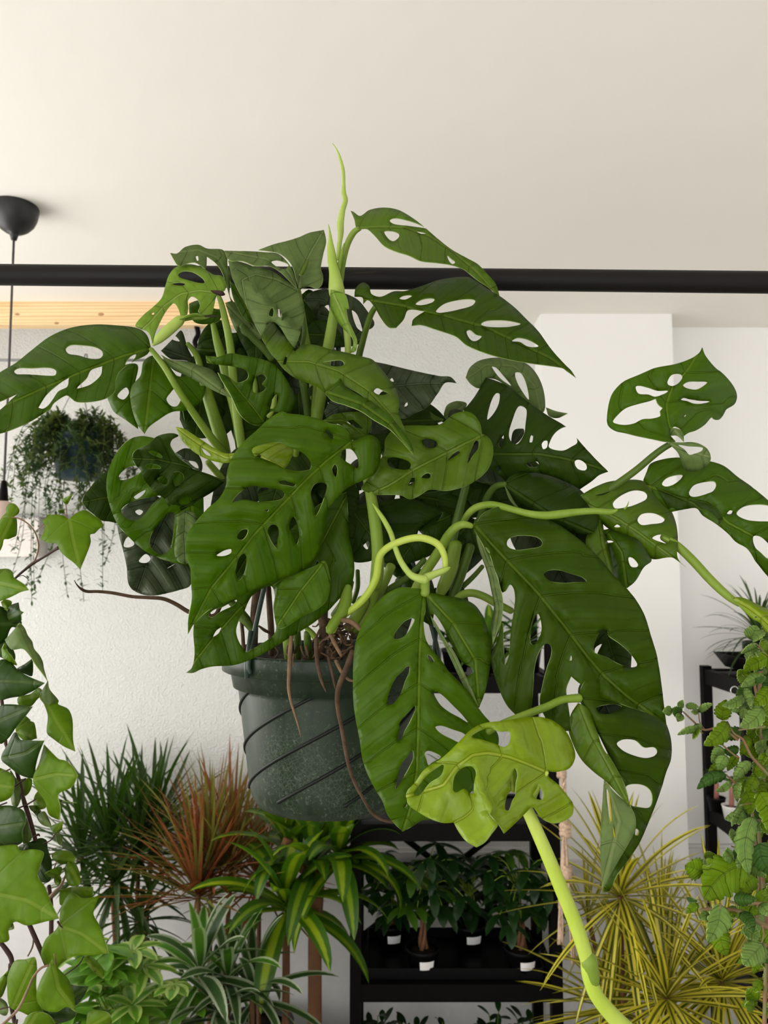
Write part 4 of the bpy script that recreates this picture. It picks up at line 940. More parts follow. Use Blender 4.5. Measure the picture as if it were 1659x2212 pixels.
# shaded inner leaves behind the big ones
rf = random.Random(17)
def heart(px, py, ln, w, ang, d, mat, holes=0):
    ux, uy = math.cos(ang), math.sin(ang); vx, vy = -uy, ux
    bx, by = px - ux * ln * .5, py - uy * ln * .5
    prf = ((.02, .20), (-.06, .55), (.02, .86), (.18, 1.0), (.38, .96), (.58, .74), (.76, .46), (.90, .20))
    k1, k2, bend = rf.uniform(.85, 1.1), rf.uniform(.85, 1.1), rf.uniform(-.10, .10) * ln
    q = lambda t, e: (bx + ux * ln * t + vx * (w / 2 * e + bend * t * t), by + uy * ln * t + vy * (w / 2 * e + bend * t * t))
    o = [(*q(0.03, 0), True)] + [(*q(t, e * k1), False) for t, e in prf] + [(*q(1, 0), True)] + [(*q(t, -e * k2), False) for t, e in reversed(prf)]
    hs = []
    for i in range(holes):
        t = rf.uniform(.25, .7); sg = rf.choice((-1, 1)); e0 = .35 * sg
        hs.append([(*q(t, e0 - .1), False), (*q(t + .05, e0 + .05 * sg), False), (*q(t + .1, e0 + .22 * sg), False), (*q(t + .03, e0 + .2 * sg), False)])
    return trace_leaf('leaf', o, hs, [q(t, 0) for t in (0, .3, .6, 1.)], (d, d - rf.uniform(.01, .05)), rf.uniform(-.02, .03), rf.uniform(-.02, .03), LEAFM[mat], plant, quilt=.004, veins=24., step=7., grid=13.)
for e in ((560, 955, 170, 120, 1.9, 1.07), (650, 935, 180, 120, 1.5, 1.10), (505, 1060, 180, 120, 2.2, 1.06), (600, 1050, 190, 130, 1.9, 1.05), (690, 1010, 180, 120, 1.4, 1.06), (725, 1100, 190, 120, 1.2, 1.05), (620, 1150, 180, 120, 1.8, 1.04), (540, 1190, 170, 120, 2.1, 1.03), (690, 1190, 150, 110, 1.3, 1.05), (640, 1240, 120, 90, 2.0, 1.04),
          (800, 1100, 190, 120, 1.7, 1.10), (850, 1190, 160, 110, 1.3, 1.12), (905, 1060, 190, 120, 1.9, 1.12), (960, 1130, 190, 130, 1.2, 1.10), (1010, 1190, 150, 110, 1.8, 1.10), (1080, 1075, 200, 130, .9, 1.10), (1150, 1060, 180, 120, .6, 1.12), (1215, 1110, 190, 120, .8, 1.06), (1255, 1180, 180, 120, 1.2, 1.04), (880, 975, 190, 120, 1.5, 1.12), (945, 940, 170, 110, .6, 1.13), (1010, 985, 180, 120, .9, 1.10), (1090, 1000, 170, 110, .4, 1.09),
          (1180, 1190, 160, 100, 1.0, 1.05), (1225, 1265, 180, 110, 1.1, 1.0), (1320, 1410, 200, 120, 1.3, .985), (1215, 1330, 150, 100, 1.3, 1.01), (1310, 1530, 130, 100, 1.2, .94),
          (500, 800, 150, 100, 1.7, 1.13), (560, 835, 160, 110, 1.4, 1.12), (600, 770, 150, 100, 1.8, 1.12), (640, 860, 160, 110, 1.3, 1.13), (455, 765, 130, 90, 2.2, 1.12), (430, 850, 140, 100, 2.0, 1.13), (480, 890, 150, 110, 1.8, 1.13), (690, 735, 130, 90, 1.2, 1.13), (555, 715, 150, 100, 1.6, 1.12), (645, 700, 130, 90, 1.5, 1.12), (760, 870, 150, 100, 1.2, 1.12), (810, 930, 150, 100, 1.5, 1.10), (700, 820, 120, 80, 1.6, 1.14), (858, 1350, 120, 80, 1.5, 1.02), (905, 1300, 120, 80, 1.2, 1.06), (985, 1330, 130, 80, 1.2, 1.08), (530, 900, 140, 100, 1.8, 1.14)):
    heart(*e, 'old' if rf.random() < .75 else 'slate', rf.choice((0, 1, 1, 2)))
# ------------------------------------------------------------------ ivy at the left edge
ivy = empty('trailing_ivy', P(40, 2000, .88), 'trailing ivy with lobed leaves along the left edge, dark stems', 'ivy plant')
def IL(fr, out, mid, d, mat='ivy', sA=.01, sB=.015, **k):
    k.setdefault('quilt', .0012); k.setdefault('veins', 42.)
    return L(fr, out, mid, d, sA, sB, mat, (), ivy, **k)
IL('t7', '825,450! 760,408 640,397 560,428 508,482 540,530 525,600 483,692! 530,710 570,735 680,745 720,830 800,910 880,970 957,1050! 1000,950 1050,830 1085,720 1078,632 1130,622 1180,572 1240,530! 1190,450 1140,420 1020,345 930,370 870,410', '825,450 870,700 957,1050', (.86, .84))
IL('t7', '150,425! 190,430 202,560 190,650 150,668 100,690 50,690 30,770 -20,860 -100,900 -60,600 30,420 80,370 72,330 110,268 170,265 232,340 215,390', '150,425 80,560 -60,860', (.88, .86))
IL('t7', '-80,1060 0,1050 90,1045 150,1080 168,1150 200,1170 290,1230 342,1297! 250,1320 130,1380 0,1430 -120,1445', '-80,1200 342,1297', (.86, .83))
IL('t7', '735,222! 780,190 870,148! 832,230 790,282', '788,280 870,148', (.86, .85), veins=20.)
IL('t7', '690,350 730,336 772,342 760,375 720,382', '770,380 690,350', (.87, .87), veins=16.)
IL('t7', '545,455! 560,400 605,380! 600,410 560,450', '545,455 605,380', (.87, .87), veins=16.)
IL('t7', '10,1440! 60,1410 140,1440 122,1500 80,1545 40,1510', '10,1430 80,1545', (.88, .87))
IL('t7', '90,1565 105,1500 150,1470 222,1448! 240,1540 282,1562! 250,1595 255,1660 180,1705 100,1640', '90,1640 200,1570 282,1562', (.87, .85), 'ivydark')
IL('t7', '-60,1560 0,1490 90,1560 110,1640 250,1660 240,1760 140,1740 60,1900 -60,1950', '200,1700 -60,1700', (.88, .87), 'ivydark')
IL('t7', '60,1890! 120,1830 180,1760 235,1690 290,1750 330,1840 385,1920 405,2000 470,2080 510,2160 524,2240 568,2388! 500,2290 430,2200 360,2090 270,2000 150,2010 90,1950', '235,1690 320,1900 430,2120 568,2388', (.85, .83), 'ivygrey')
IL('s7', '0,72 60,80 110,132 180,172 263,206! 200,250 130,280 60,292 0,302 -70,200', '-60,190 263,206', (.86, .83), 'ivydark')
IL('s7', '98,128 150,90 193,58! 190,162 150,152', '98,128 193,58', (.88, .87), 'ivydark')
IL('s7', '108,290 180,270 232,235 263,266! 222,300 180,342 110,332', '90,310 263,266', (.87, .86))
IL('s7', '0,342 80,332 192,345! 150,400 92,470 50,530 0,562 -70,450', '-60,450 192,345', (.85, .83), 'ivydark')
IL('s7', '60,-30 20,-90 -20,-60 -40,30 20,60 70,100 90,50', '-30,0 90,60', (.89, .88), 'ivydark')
IL('s7', '10,5! 30,-30 45,20 70,50 100,100 60,90 20,60', '25,-20 100,100', (.86, .86), veins=24.)
IL('s7', '282,193! 290,240 345,312 340,330 400,360 425,420 430,540 442,608! 380,580 310,530 278,500 282,400 260,330 235,288', '250,280 330,430 442,608', (.86, .84), 'ivy')
IL('s7', '282,193! 290,240 340,310 300,330 270,330 235,288', '282,193 290,330', (.855, .852), 'ivygrey', quilt=0)
IL('s7', '92,480 140,398 180,425 175,430 202,440 217,532! 150,546', '92,480 217,532', (.88, .87))
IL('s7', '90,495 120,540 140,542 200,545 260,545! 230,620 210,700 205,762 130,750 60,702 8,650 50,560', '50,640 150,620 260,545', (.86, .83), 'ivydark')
IL('s7', '260,568! 312,622 350,655 380,660 430,700 459,752! 420,820 345,860 356,940 350,1012! 290,980 265,900 210,820 195,765 230,680', '200,770 330,740 459,752', (.85, .82))
IL('s7', '-70,700 40,722 80,760 82,830 60,880 0,905 -70,900', '-60,800 80,820', (.86, .85))
IL('s7', '60,720 100,770 148,772 135,850 100,935 72,920', '80,740 110,930', (.88, .87), 'ivygrey')
IL('s7', '150,770 185,770 180,830 150,870 120,840', '150,770 150,870', (.89, .89))
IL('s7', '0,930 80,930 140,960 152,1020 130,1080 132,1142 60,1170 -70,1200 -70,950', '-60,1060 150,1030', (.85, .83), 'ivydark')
IL('s7', '110,1010 155,1000 185,1060 190,1110 150,1160 125,1120', '150,1000 150,1160', (.88, .88), 'ivygrey')
IL('s7', '218,990 240,968 262,963 290,1012 302,1052 262,1045 235,1025', '225,980 302,1052', (.85, .84), 'ivygrey')
IL('s7', '298,1052 372,1018! 362,1068 325,1090', '325,1090 372,1018', (.85, .84))
IL('s7', '200,882 230,840 270,872 268,940 210,945', '200,882 268,940', (.88, .87))
IL('s7', '168,930 210,930 242,962 222,988 195,965', '168,930 230,980', (.87, .87), 'ivygrey')
IL('s7', '342,885! 362,892 400,905 452,910! 400,914 350,908', '342,895 452,910', (.88, .88), 'ivygrey')
IL('s7', '330,1090 350,1095 368,1130 355,1160 335,1140', '330,1090 355,1160', (.88, .88), 'ivygrey')
IL('s7', '-130,1180 0,1165 100,1158 112,1185 140,1192 190,1184 256,1202 240,1270 222,1340 262,1400 302,1500 347,1592! 290,1605 160,1632 90,1610 50,1660 52,1720 0,1732 -100,1700 -150,1400', '-100,1430 150,1480 347,1592', (.83, .79), veins=60.)
IL('s7', '108,1172 180,1140 240,1118 275,1135 280,1180 300,1240 306,1282 292,1372 240,1370 200,1250', '150,1160 290,1360', (.87, .86), 'ivydark')
IL('s7', '303,1222 340,1195 420,1200 442,1250 405,1270 340,1262', '303,1225 442,1250', (.86, .85))
IL('s7', '382,1300 395,1265 420,1243 455,1290 475,1360 470,1388 425,1402 395,1370', '395,1260 470,1390', (.85, .84))
IL('s7', '262,1327! 320,1295 362,1290 350,1345 310,1352', '345,1350 262,1327', (.85, .84))
IL('s7', '318,1352 350,1340 362,1365 350,1400 325,1385', '350,1380 320,1352', (.86, .86))
IL('s7', '352,1422! 440,1405 548,1407! 548,1440 540,1470 480,1470 430,1450 390,1500 355,1510', '352,1422 548,1420', (.86, .85), 'ivy')
IL('s7', '430,1440 480,1470 546,1466 586,1455! 550,1560 580,1622 612,1702 642,1797! 540,1808 440,1812 370,1850 310,1900 255,1840 242,1800 270,1712 340,1642 358,1540 390,1470', '350,1635 480,1680 642,1797', (.84, .81), veins=55.)
IL('s7', '492,1815 552,1828 612,1902 608,1945 575,1925 540,1890', '492,1815 608,1945', (.86, .85))
IL('s7', '310,1822! 330,1870 400,1950 432,2032 447,2142! 390,2112 330,2142 250,2122 215,2050 238,1960 280,1880', '310,1850 340,2000 447,2142', (.82, .8), veins=50.)
IL('s7', '50,1922 90,1840 150,1832 202,1820 217,1880 212,1980 222,2050 262,2152 340,2205 210,2180 130,2142 60,2112 44,2000', '80,2100 130,1980 200,1830', (.84, .83))
IL('s7', '395,1975 440,1985 522,1990! 492,2052 440,2102 420,2040', '410,2060 522,1990', (.85, .84), 'ivydark')
IL('s7', '250,2122 330,2142 400,2112 450,2140 430,2180 330,2205 250,2170', '250,2140 450,2140', (.845, .84), 'ivydark')
IL('s7', '-40,1990 0,1945 50,1900 32,2000 0,2060', '0,2060 45,1905', (.86, .85))
IL('s7', '-60,2060 0,2060 45,2100 40,2160 0,2150', '-50,2100 45,2130', (.86, .85), 'ivygrey')
IL('s7', '20,2200 130,2215 160,2165 222,2140 300,2170 325,2260 130,2290', '130,2280 222,2140', (.82, .82), veins=50.)
IL('s7', '518,2150 560,2130 640,2150 655,2215 520,2280', '520,2230 640,2160', (.83, .82))
IL('s7', '40,1620 70,1615 82,1650 55,1660', '40,1620 82,1655', (.86, .86), 'ivygrey')
for fr, s_, d_, m_ in (
    ('s7', '132,868,22 150,930,26 172,1000,26 192,1070,26 208,1130,24', (.875, .875), 'ivystem'), ('s7', '200,1110,8 225,1098,14 235,1108,4', .873, 'ivystem'),
    ('s7', '288,1400,22 300,1500,24 302,1620,26 302,1820,26 318,1990,26 328,2240,26', (.865, .865), 'ivystem'), ('s7', '165,1610,24 200,1690,26 240,1780,26 275,1862,26', (.87, .86), 'ivystem'),
    ('s7', '198,1690,8 192,1755,10 164,1812,9', .87, 'ivypet'), ('s7', '5,1735,22 40,1780,26 64,1820,26 72,1862,24', (.86, .86), 'ivystem'),
    ('s7', '0,2230,16 60,2175,16 110,2120,15 155,2030,14 195,1940,13 240,1885,13 285,1868,12', (.80, .81), 'ivypet'), ('s7', '492,1815,6 460,1865,8 370,1932,7', .855, 'ivystem'),
    ('s7', '0,740,9 60,712,9', .865, 'ivystem'), ('s7', '70,825,8 150,768,9', .87, 'ivystem'), ('s7', '108,942,9 160,920,9 210,890,8', .87, 'ivystem'), ('s7', '0,925,9 40,910,9', .86, 'ivystem'),
    ('s7', '258,1150,7 300,1130,7 330,1088,7', .86, 'ivystem'), ('s7', '290,1470,20 320,1440,22 360,1395,16 385,1340,12', (.862, .855), 'ivypet'), ('s7', '318,1300,7 335,1250,6', .858, 'ivypet'), ('s7', '340,1610,12 360,1640,8 400,1660,4', .838, 'ivystem'),
    ('s7', '320,1800,8 330,1860,8 322,1900,4', .825, 'ivypet'), ('s7', '325,2000,20 340,2100,22', .864, 'ivystem'), ('s7', '100,2190,14 90,2250,14', .86, 'ivystem'), ('s7', '0,2125,8 60,2112,6', .85, 'ivystem'),
    ('s7', '30,560,16 90,700,20 135,870,22', (.885, .878), 'ivystem'), ('s7', '-20,-60,18 0,200,20 20,400,20 35,570,18', (.9, .885), 'ivystem'), ('s7', '60,1860,22 60,2050,24 95,2250,22', (.865, .865), 'ivystem'),
    ('t7', '150,1190,26 210,1130,30 290,1060,32 390,980,38 470,935,30 560,880,28 640,825,36 700,790,44', (.89, .865), 'ivystem'), ('t7', '400,975,20 445,870,20 460,750,20 425,620,20 360,530,18 290,475,17 220,440,16 140,428,14', (.88, .88), 'ivypet'),
    ('t7', '225,1140,5 265,1122,9 310,1145,9 348,1190,4', .885, 'ivystem'), ('t7', '800,440,14 795,360,14 786,275,12', .86, 'ivypet'), ('t7', '420,595,5 470,560,8 520,510,10', .87, 'ivypet'), ('t7', '790,415,8 765,380,8', .868, 'ivypet'),
    ('t7', '-40,1300,24 60,1260,26 160,1190,26', (.895, .89), 'ivystem')):
    stem('stem', fr, s_, d_, M[m_], ivy, 8)

# ------------------------------------------------------------------ scallop-leaved trailing plant at the right edge
mint = empty('trailing_mint', P(1640, 1900, .9), 'bushy trailing plant with small scalloped mint-like leaves at the right edge', 'trailing plant')
rm = random.Random(11)
def scallop(fr, bx, by, tx, ty, w, mat, d, parent=mint, teeth=6, curl=.012):
    """broad leaf with rounded teeth between its base and tip"""
    dx, dy = tx - bx, ty - by
    ln = math.hypot(dx, dy); ux, uy = dx / ln, dy / ln
    vx, vy = -uy, ux
    side = []
    for i in range(1, teeth * 4):
        t = i / (teeth * 4.0)
        e = math.sin(PI * t ** .72) ** .72
        e *= 1 + (.20 * abs(math.sin(PI * t * teeth)) ** .6 - .15)
        side.append((t * ln, e * w / 2))
    k1, k2 = rm.uniform(.85, 1.1), rm.uniform(.85, 1.1)
    bend = rm.uniform(-.12, .12) * ln
    bn = lambda a: bend * math.sin(PI * min(max(a / ln, 0), 1))
    p = [(bx, by, True)]
    p += [(bx + ux * a + vx * (b * k1 + bn(a)), by + uy * a + vy * (b * k1 + bn(a)), False) for a, b in side]
    p += [(tx, ty, True)]
    p += [(bx + ux * a - vx * (b * k2 - bn(a)), by + uy * a - vy * (b * k2 - bn(a)), False) for a, b in reversed(side)]
    o = [fp(fr, q[0], q[1]) + (q[2],) for q in p]
    m = [fp(fr, bx + ux * ln * t + vx * bn(ln * t), by + uy * ln * t + vy * bn(ln * t)) for t in (0, .25, .5, .75, 1)]
    s = FR[fr][2]
    return trace_leaf('leaf', o, [], m, (d, d + rm.uniform(-.025, .012)), rm.uniform(-.008, .014), rm.uniform(-.008, .014), LEAFM[mat], parent,
                      arch=rm.uniform(-.003, .006), quilt=.0022, veins=max(9., ln / s / 6.), step=4., grid=9., thick=.0009, curl=rm.uniform(-.008, .008))
G, Q, D_ = 'mint', 'mintgrey', 'mintdark'
for e in (
    (185, 205, 113, 202, 78, Q, .88), (262, 205, 180, 185, 85, D_, .875), (262, 225, 228, 280, 62, Q, .87), (252, 178, 268, 113, 56, Q, .88), (290, 158, 392, 168, 50, Q, .88), (388, 202, 498, 142, 62, Q, .88), (388, 196, 330, 206, 42, Q, .885),
    (400, 332, 226, 382, 62, Q, .87), (372, 300, 345, 420, 60, G, .875), (372, 300, 400, 350, 50, Q, .87), (570, 270, 600, 112, 125, G, .89), (745, 88, 568, 160, 84, Q, .86), (720, 170, 610, 172, 70, Q, .87), (748, 25, 792, 182, 66, Q, .85), (735, 168, 718, 258, 58, Q, .86), (690, 90, 760, 150, 70, D_, .87),
    (612, 285, 428, 465, 150, G, .86), (884, 175, 713, 325, 150, Q, .84), (722, 352, 560, 400, 110, D_, .875), (700, 488, 568, 505, 92, D_, .86), (560, 470, 490, 600, 100, Q, .855), (600, 540, 545, 665, 100, Q, .85), (580, 620, 462, 690, 90, G, .88), (600, 688, 375, 800, 112, D_, .85), (640, 745, 520, 815, 60, Q, .845), (690, 540, 612, 660, 80, G, .88),
    (790, 590, 662, 752, 110, Q, .86), (700, 735, 690, 902, 66, Q, .855), (745, 730, 735, 860, 80, G, .88), (830, 700, 745, 830, 110, G, .875), (745, 800, 790, 1000, 130, G, .87), (860, 820, 930, 1125, 190, G, .83), (725, 922, 643, 1090, 58, Q, .845), (640, 1108, 680, 1235, 56, Q, .86), (700, 1090, 735, 1200, 40, Q, .865),
    (810, 1010, 780, 1462, 165, Q, .83), (690, 1260, 672, 1340, 50, D_, .86), (424, 1440, 285, 1390, 170, G, .86), (428, 1320, 520, 1310, 62, G, .87), (470, 1340, 440, 1400, 60, Q, .87), (655, 1300, 570, 1320, 110, Q, .855), (600, 1390, 610, 1250, 84, Q, .86), (720, 1300, 700, 1420, 60, Q, .85),
    (720, 1380, 430, 1650, 360, G, .85), (820, 1470, 700, 1640, 200, G, .855), (660, 1640, 835, 1650, 112, D_, .825), (390, 1690, 290, 1760, 80, G, .865), (300, 1640, 380, 1665, 40, D_, .87), (560, 1690, 460, 1985, 190, Q, .82), (470, 1760, 390, 1800, 80, Q, .82), (560, 1880, 605, 2085, 150, G, .845), (620, 1790, 600, 1900, 70, D_, .85), (600, 1840, 640, 1870, 60, G, .85),
    (708, 1752, 815, 1905, 100, D_, .83), (740, 1868, 872, 1960, 100, Q, .835), (885, 1995, 735, 2160, 215, Q, .81), (830, 1600, 930, 1680, 110, G, .84), (650, 1700, 660, 1800, 80, G, .86), (860, 1690, 940, 1780, 100, Q, .83), (780, 1720, 870, 1760, 60, G, .85), (850, 1220, 940, 1460, 200, D_, .85)):
    scallop('s6', *e)
for e in ((1480, 1060, 1315, 1205, 90, Q, .86), (1370, 1230, 1165, 1350, 85, Q, .85), (1390, 1280, 1300, 1400, 75, Q, .85), (1510, 1390, 1200, 1560, 230, G, .86), (1460, 1650, 1300, 1710, 70, D_, .84), (1480, 1640, 1170, 1770, 150, Q, .845), (1530, 1780, 1330, 2000, 230, G, .85), (1240, 1790, 1290, 2010, 80, Q, .84), (1330, 1260, 1390, 1390, 90, Q, .86), (1420, 1180, 1560, 1290, 140, G, .87)):
    scallop('s5', *e)
for i in range(190):
    y = rm.uniform(1380, 2180); k = rm.random()
    x = 1614 + 80 * k if i % 4 else rm.uniform(1670, 1800)
    a = rm.uniform(0, 2 * PI); ln = rm.uniform(26, 54)
    scallop('px', x, y, x + ln * math.cos(a), y + ln * math.sin(a) * .8 + 12, ln * rm.uniform(.55, .9), rm.choice([G, G, G, Q, D_]), rm.uniform(.88, .97), curl=.01)
for fr, s_, d_ in (
    ('s6', '690,420,22 560,330,18 430,345,16 350,280,14 270,205,12', (.87, .88)), ('s6', '440,345,10 400,290,9 388,200,8', .88), ('s6', '924,690,26 850,610,24 790,540,22 730,420,20 660,370,16 610,280,12', (.87, .865)), ('s6', '700,790,20 650,735,16 600,690,12', (.86, .855)), ('s6', '420,370,9 370,340,8 330,345,6', .875),
    ('s6', '960,1880,44 860,1830,40 760,1760,34 650,1735,30 520,1720,26 400,1735,22', (.84, .86)), ('s6', '940,1690,30 830,1680,26 720,1690,22 620,1665,18', (.83, .85)), ('s6', '960,880,12 850,900,10 725,922,10', (.86, .85)), ('s6', '900,320,20 800,330,18 700,345,16', (.86, .87)), ('s6', '700,560,14 640,520,14 540,430,12', (.865, .86)),
    ('s6', '870,2000,14 890,1930,12 880,1850,12', .82), ('s6', '760,1290,14 690,1260,12 640,1240,10', .86), ('s6', '560,1690,16 540,1740,14 500,1800,12', .82),
    ('s5', '1600,1440,40 1500,1390,40 1430,1310,34 1360,1230,24', (.88, .86)), ('s5', '1560,1430,18 1450,1425,16 1340,1425,12', .87), ('px', '1655,1350,8 1640,1500,9 1650,1650,9 1640,1800,9 1655,2000,9 1650,2250,9', (.93, .92)), ('px', '1630,1480,6 1645,1600,7 1625,1750,7 1640,1900,7 1630,2050,6', (.91, .9))):
    stem('stem', fr, s_, d_, M['mintstem'], mint, 8)

# ------------------------------------------------------------------ strap-leaved plants: helpers
YMAX = YB - .03
def strap(mb, base, a, el, ln, w, droop, fold=.25, n=9, tw=0., taper=1.5, m=0):
    """one strap leaf: starts at base, heading a (azimuth) and el (elevation), drooping with length"""
    p = Vector(base); e = el
    vs, uv, fs = [], [], []
    st = ln / n
    for i in range(n + 1):
        t = i / n
        p.y = min(p.y, YMAX)
        d = Vector((math.cos(a) * math.cos(e), math.sin(a) * math.cos(e), math.sin(e)))
        sd = Vector((-math.sin(a), math.cos(a), 0))
        up = sd.cross(d) * -1
        aw = tw * t
        s2 = sd * math.cos(aw) + up * math.sin(aw)
        u2 = up * math.cos(aw) - sd * math.sin(aw)
        ww = w / 2 * (min(1, .45 + t * 3) if taper > 1 else math.sin(PI * min(1, .06 + t * .94)) ** .7 + .05) * (1 - t ** (3.0 * taper)) + .0002
        if taper <= 1: ww = w / 2 * max(math.sin(PI * (.04 + .96 * t)) ** .65, .03)
        vs += [p - s2 * ww + u2 * fold * ww, p, p + s2 * ww + u2 * fold * ww]
        uv += [(t, -1.), (t, 0.), (t, 1.)]
        p = p + d * st
        e -= droop / n * (.4 + 1.2 * t)
    for i in range(n):
        for k in (0, 1):
            q = i * 3 + k
            fs.append((q, q + 1, q + 4, q + 3))
    return mb.add(vs, fs, uv, m)

def rosette(base, n, ln, w, el0, el1, droop, rnd, fold=.3, taper=1.5, mats=1, az=(0, 2 * PI), tw=.5):
    mb = MB()
    for i in range(n):
        t = i / n
        a = az[0] + (az[1] - az[0]) * ((i * .618034) % 1.0) + rnd.uniform(-.25, .25)
        el = el0 + (el1 - el0) * t + rnd.uniform(-.12, .12)
        strap(mb, Vector(base) + Vector((0, 0, .03 * t - .02)), a, el, ln * rnd.uniform(.75, 1.12), w * rnd.uniform(.8, 1.15), droop * rnd.uniform(.4, 1.5), fold, tw=rnd.uniform(-tw, tw), taper=taper, m=rnd.randrange(mats))
    return mb

def floor_pot(parent, x, y, r, h, mat=None, soil=True):
    m = MB().lathe([(r * .72, 0.001), (r * .98, h - .03), (r * 1.04, h - .03), (r * 1.05, h), (r * .97, h), (r * .95, h - .03)], (x, y, 0), 28)
    o = m.build('pot', mat or M['floorpot'], parent)
    MB().lathe([(r * .93, h - .028), (r * .4, h - .02), (.002, h - .018)], (x, y, 0), 24).build('soil', M['soil'], parent)
    return o

def spiky(label, heads, px, d, mats, n, ln, w, el, droop, seed, group=None, stemm='bark', name='spiky_dracaena', low=None, pr=.12, cat='dracaena'):
    rnd = random.Random(seed)
    g = P(px, 2200, d)
    root = empty(name, (g.x, d, 0), label, cat, group)
    floor_pot(root, g.x, d, pr, .24)
    for (hx, hy, hd, k) in heads:
        b = P(hx, hy, hd)
        fo = rosette(b, int(n * k), ln * k ** .3, w, el[0], el[1], droop, rnd, mats=len(mats)).build('leaf_rosette', [M[q] for q in mats], root)
        MB().tube(smooth3([(g.x + (b.x - g.x) * .15, d + (b.y - d) * .15, .21), (g.x + (b.x - g.x) * .6, d + (b.y - d) * .7, b.z * .5), tuple(b)], 5), [.008] * 11, 8).build('cane', M[stemm], root)
    return root

spiky('green spiky dracaena against the rough white wall, beside the ivy', [(238, 1830, 2.86, 1.0), (330, 1800, 2.92, 1.0), (300, 1840, 2.85, .8), (175, 1850, 2.9, .7)], 285, 2.87, ['spiky'], 72, .37, .0165, (-.35, 1.45), .38, 21)
spiky('lower grey-green spiky dracaena under the darker one', [(250, 1905, 2.72, .8), (300, 1990, 2.7, .8)], 290, 2.7, ['spikypale', 'spiky'], 50, .30, .017, (-.9, 1.1), 1.0, 22)
spiky('red and bronze spiky dracaena behind the corn plant', [(428, 1930, 2.66, 1.0), (455, 1880, 2.74, 1.1), (500, 1865, 2.80, 1.1)], 455, 2.74, ['red', 'red2', 'olive'], 98, .38, .0105, (.12, 1.5), .16, 23)
spiky('dark red spiky dracaena nearly hidden behind the hanging pot', [(560, 1900, 2.92, .9)], 560, 2.92, ['red', 'red2'], 80, .33, .010, (-.3, 1.5), .3, 24)

# corn plants: cane and broad arching leaves, every leaf its own mesh
def leafy(label, heads, g, mats, name, cat, seed, cane=None, pr=.13):
    rnd = random.Random(seed)
    root = empty(name, (g[0], g[1], 0), label, cat)
    floor_pot(root, g[0], g[1], pr, .26)
    for (b, n, ln, w, el, droop, mi, az) in heads:
        for i in range(n):
            t = (i + .5) / n
            a = az[0] + (az[1] - az[0]) * ((i * .618034 + .1) % 1.0) + rnd.uniform(-.2, .2)
            mb = strap(MB(), Vector(b) + Vector((0, 0, .05 * t - .02)), a, el[0] + (el[1] - el[0]) * t + rnd.uniform(-.1, .1), ln * rnd.uniform(.75, 1.1) * (1 - .25 * t), w * rnd.uniform(.85, 1.1), droop * rnd.uniform(.7, 1.3) * (1 - .5 * t), .28, 12, rnd.uniform(-.5, .5), .9)
            mb.build('leaf', M[mats[rnd.randrange(len(mats))] if mi is None else mats[mi]], root)
        if cane:
            pass
    return root
A2 = (0, 2 * PI)
cx = P(680, 2100, 2.62)
r_ = leafy('corn plant with a thick brown cane and lime striped leaves under the hanging pot', [(P(676, 1868, 2.62), 19, .34, .066, (.1, 1.4), 1.6, None, A2), (P(730, 1855, 2.60), 14, .33, .066, (-.2, 1.3), 1.9, None, (-2.2, .9)), (P(622, 1838, 2.66), 12, .30, .06, (.1, 1.4), 1.6, None, A2)], (cx.x, 2.62), ['corn', 'corndark'], 'corn_plant', 'corn plant', 31)
MB().tube([(cx.x, 2.62, .2), (cx.x + .002, 2.62, .45), (cx.x, 2.62, .7), (P(690, 1880, 2.62).x, 2.62, P(690, 1872, 2.62).z)], [.0235, .0225, .022, .0215], 20, ridge=lambda i, a: .05 * math.sin(a * 3)).build('cane', M['bark'], r_)
for hx, hy in ((730, 1855), (622, 1838)):
    MB().tube(smooth3([(cx.x, 2.62, P(690, 1900, 2.62).z), P(hx, hy, 2.61) + Vector((0, 0, -.01)), P(hx, hy, 2.61) + Vector((0, 0, .04))], 4), [.016] * 9, 10).build('branch', M['bark'], r_)
g = P(620, 2150, 2.55)
r_ = leafy('shorter corn plant with bright lime-striped arching leaves left of the brown cane', [(P(616, 1960, 2.52), 22, .37, .066, (-.3, 1.35), 1.7, None, A2)], (g.x, 2.52), ['corn', 'corn', 'corndark'], 'corn_plant', 'corn plant', 36)
MB().tube([(g.x, 2.52, .2), P(618, 2100, 2.52), P(618, 1990, 2.52)], [.012] * 3, 10).build('cane', M['bark'], r_)
g = P(480, 2200, 2.35)
r_ = leafy('white-edged striped dracaena in front of the red one', [(P(432, 2110, 2.34), 17, .28, .042, (-.3, 1.45), 1.3, None, A2), (P(492, 2125, 2.36), 17, .29, .040, (-.4, 1.4), 1.4, None, A2), (P(545, 2155, 2.38), 17, .28, .036, (-.5, 1.4), 1.5, 0, A2), (P(470, 2200, 2.3), 13, .27, .036, (-.3, 1.0), 1.5, 0, A2)], (g.x, 2.36), ['derem', 'derem2'], 'striped_dracaena', 'dracaena', 37)
for hx, hy in ((432, 2110), (492, 2125), (545, 2155)):
    b = P(hx, hy, 2.35)
    MB().tube([(g.x, 2.36, .22), (b.x, 2.355, b.z * .55), tuple(b)], [.008] * 3, 8).build('cane', M['bark'], r_)
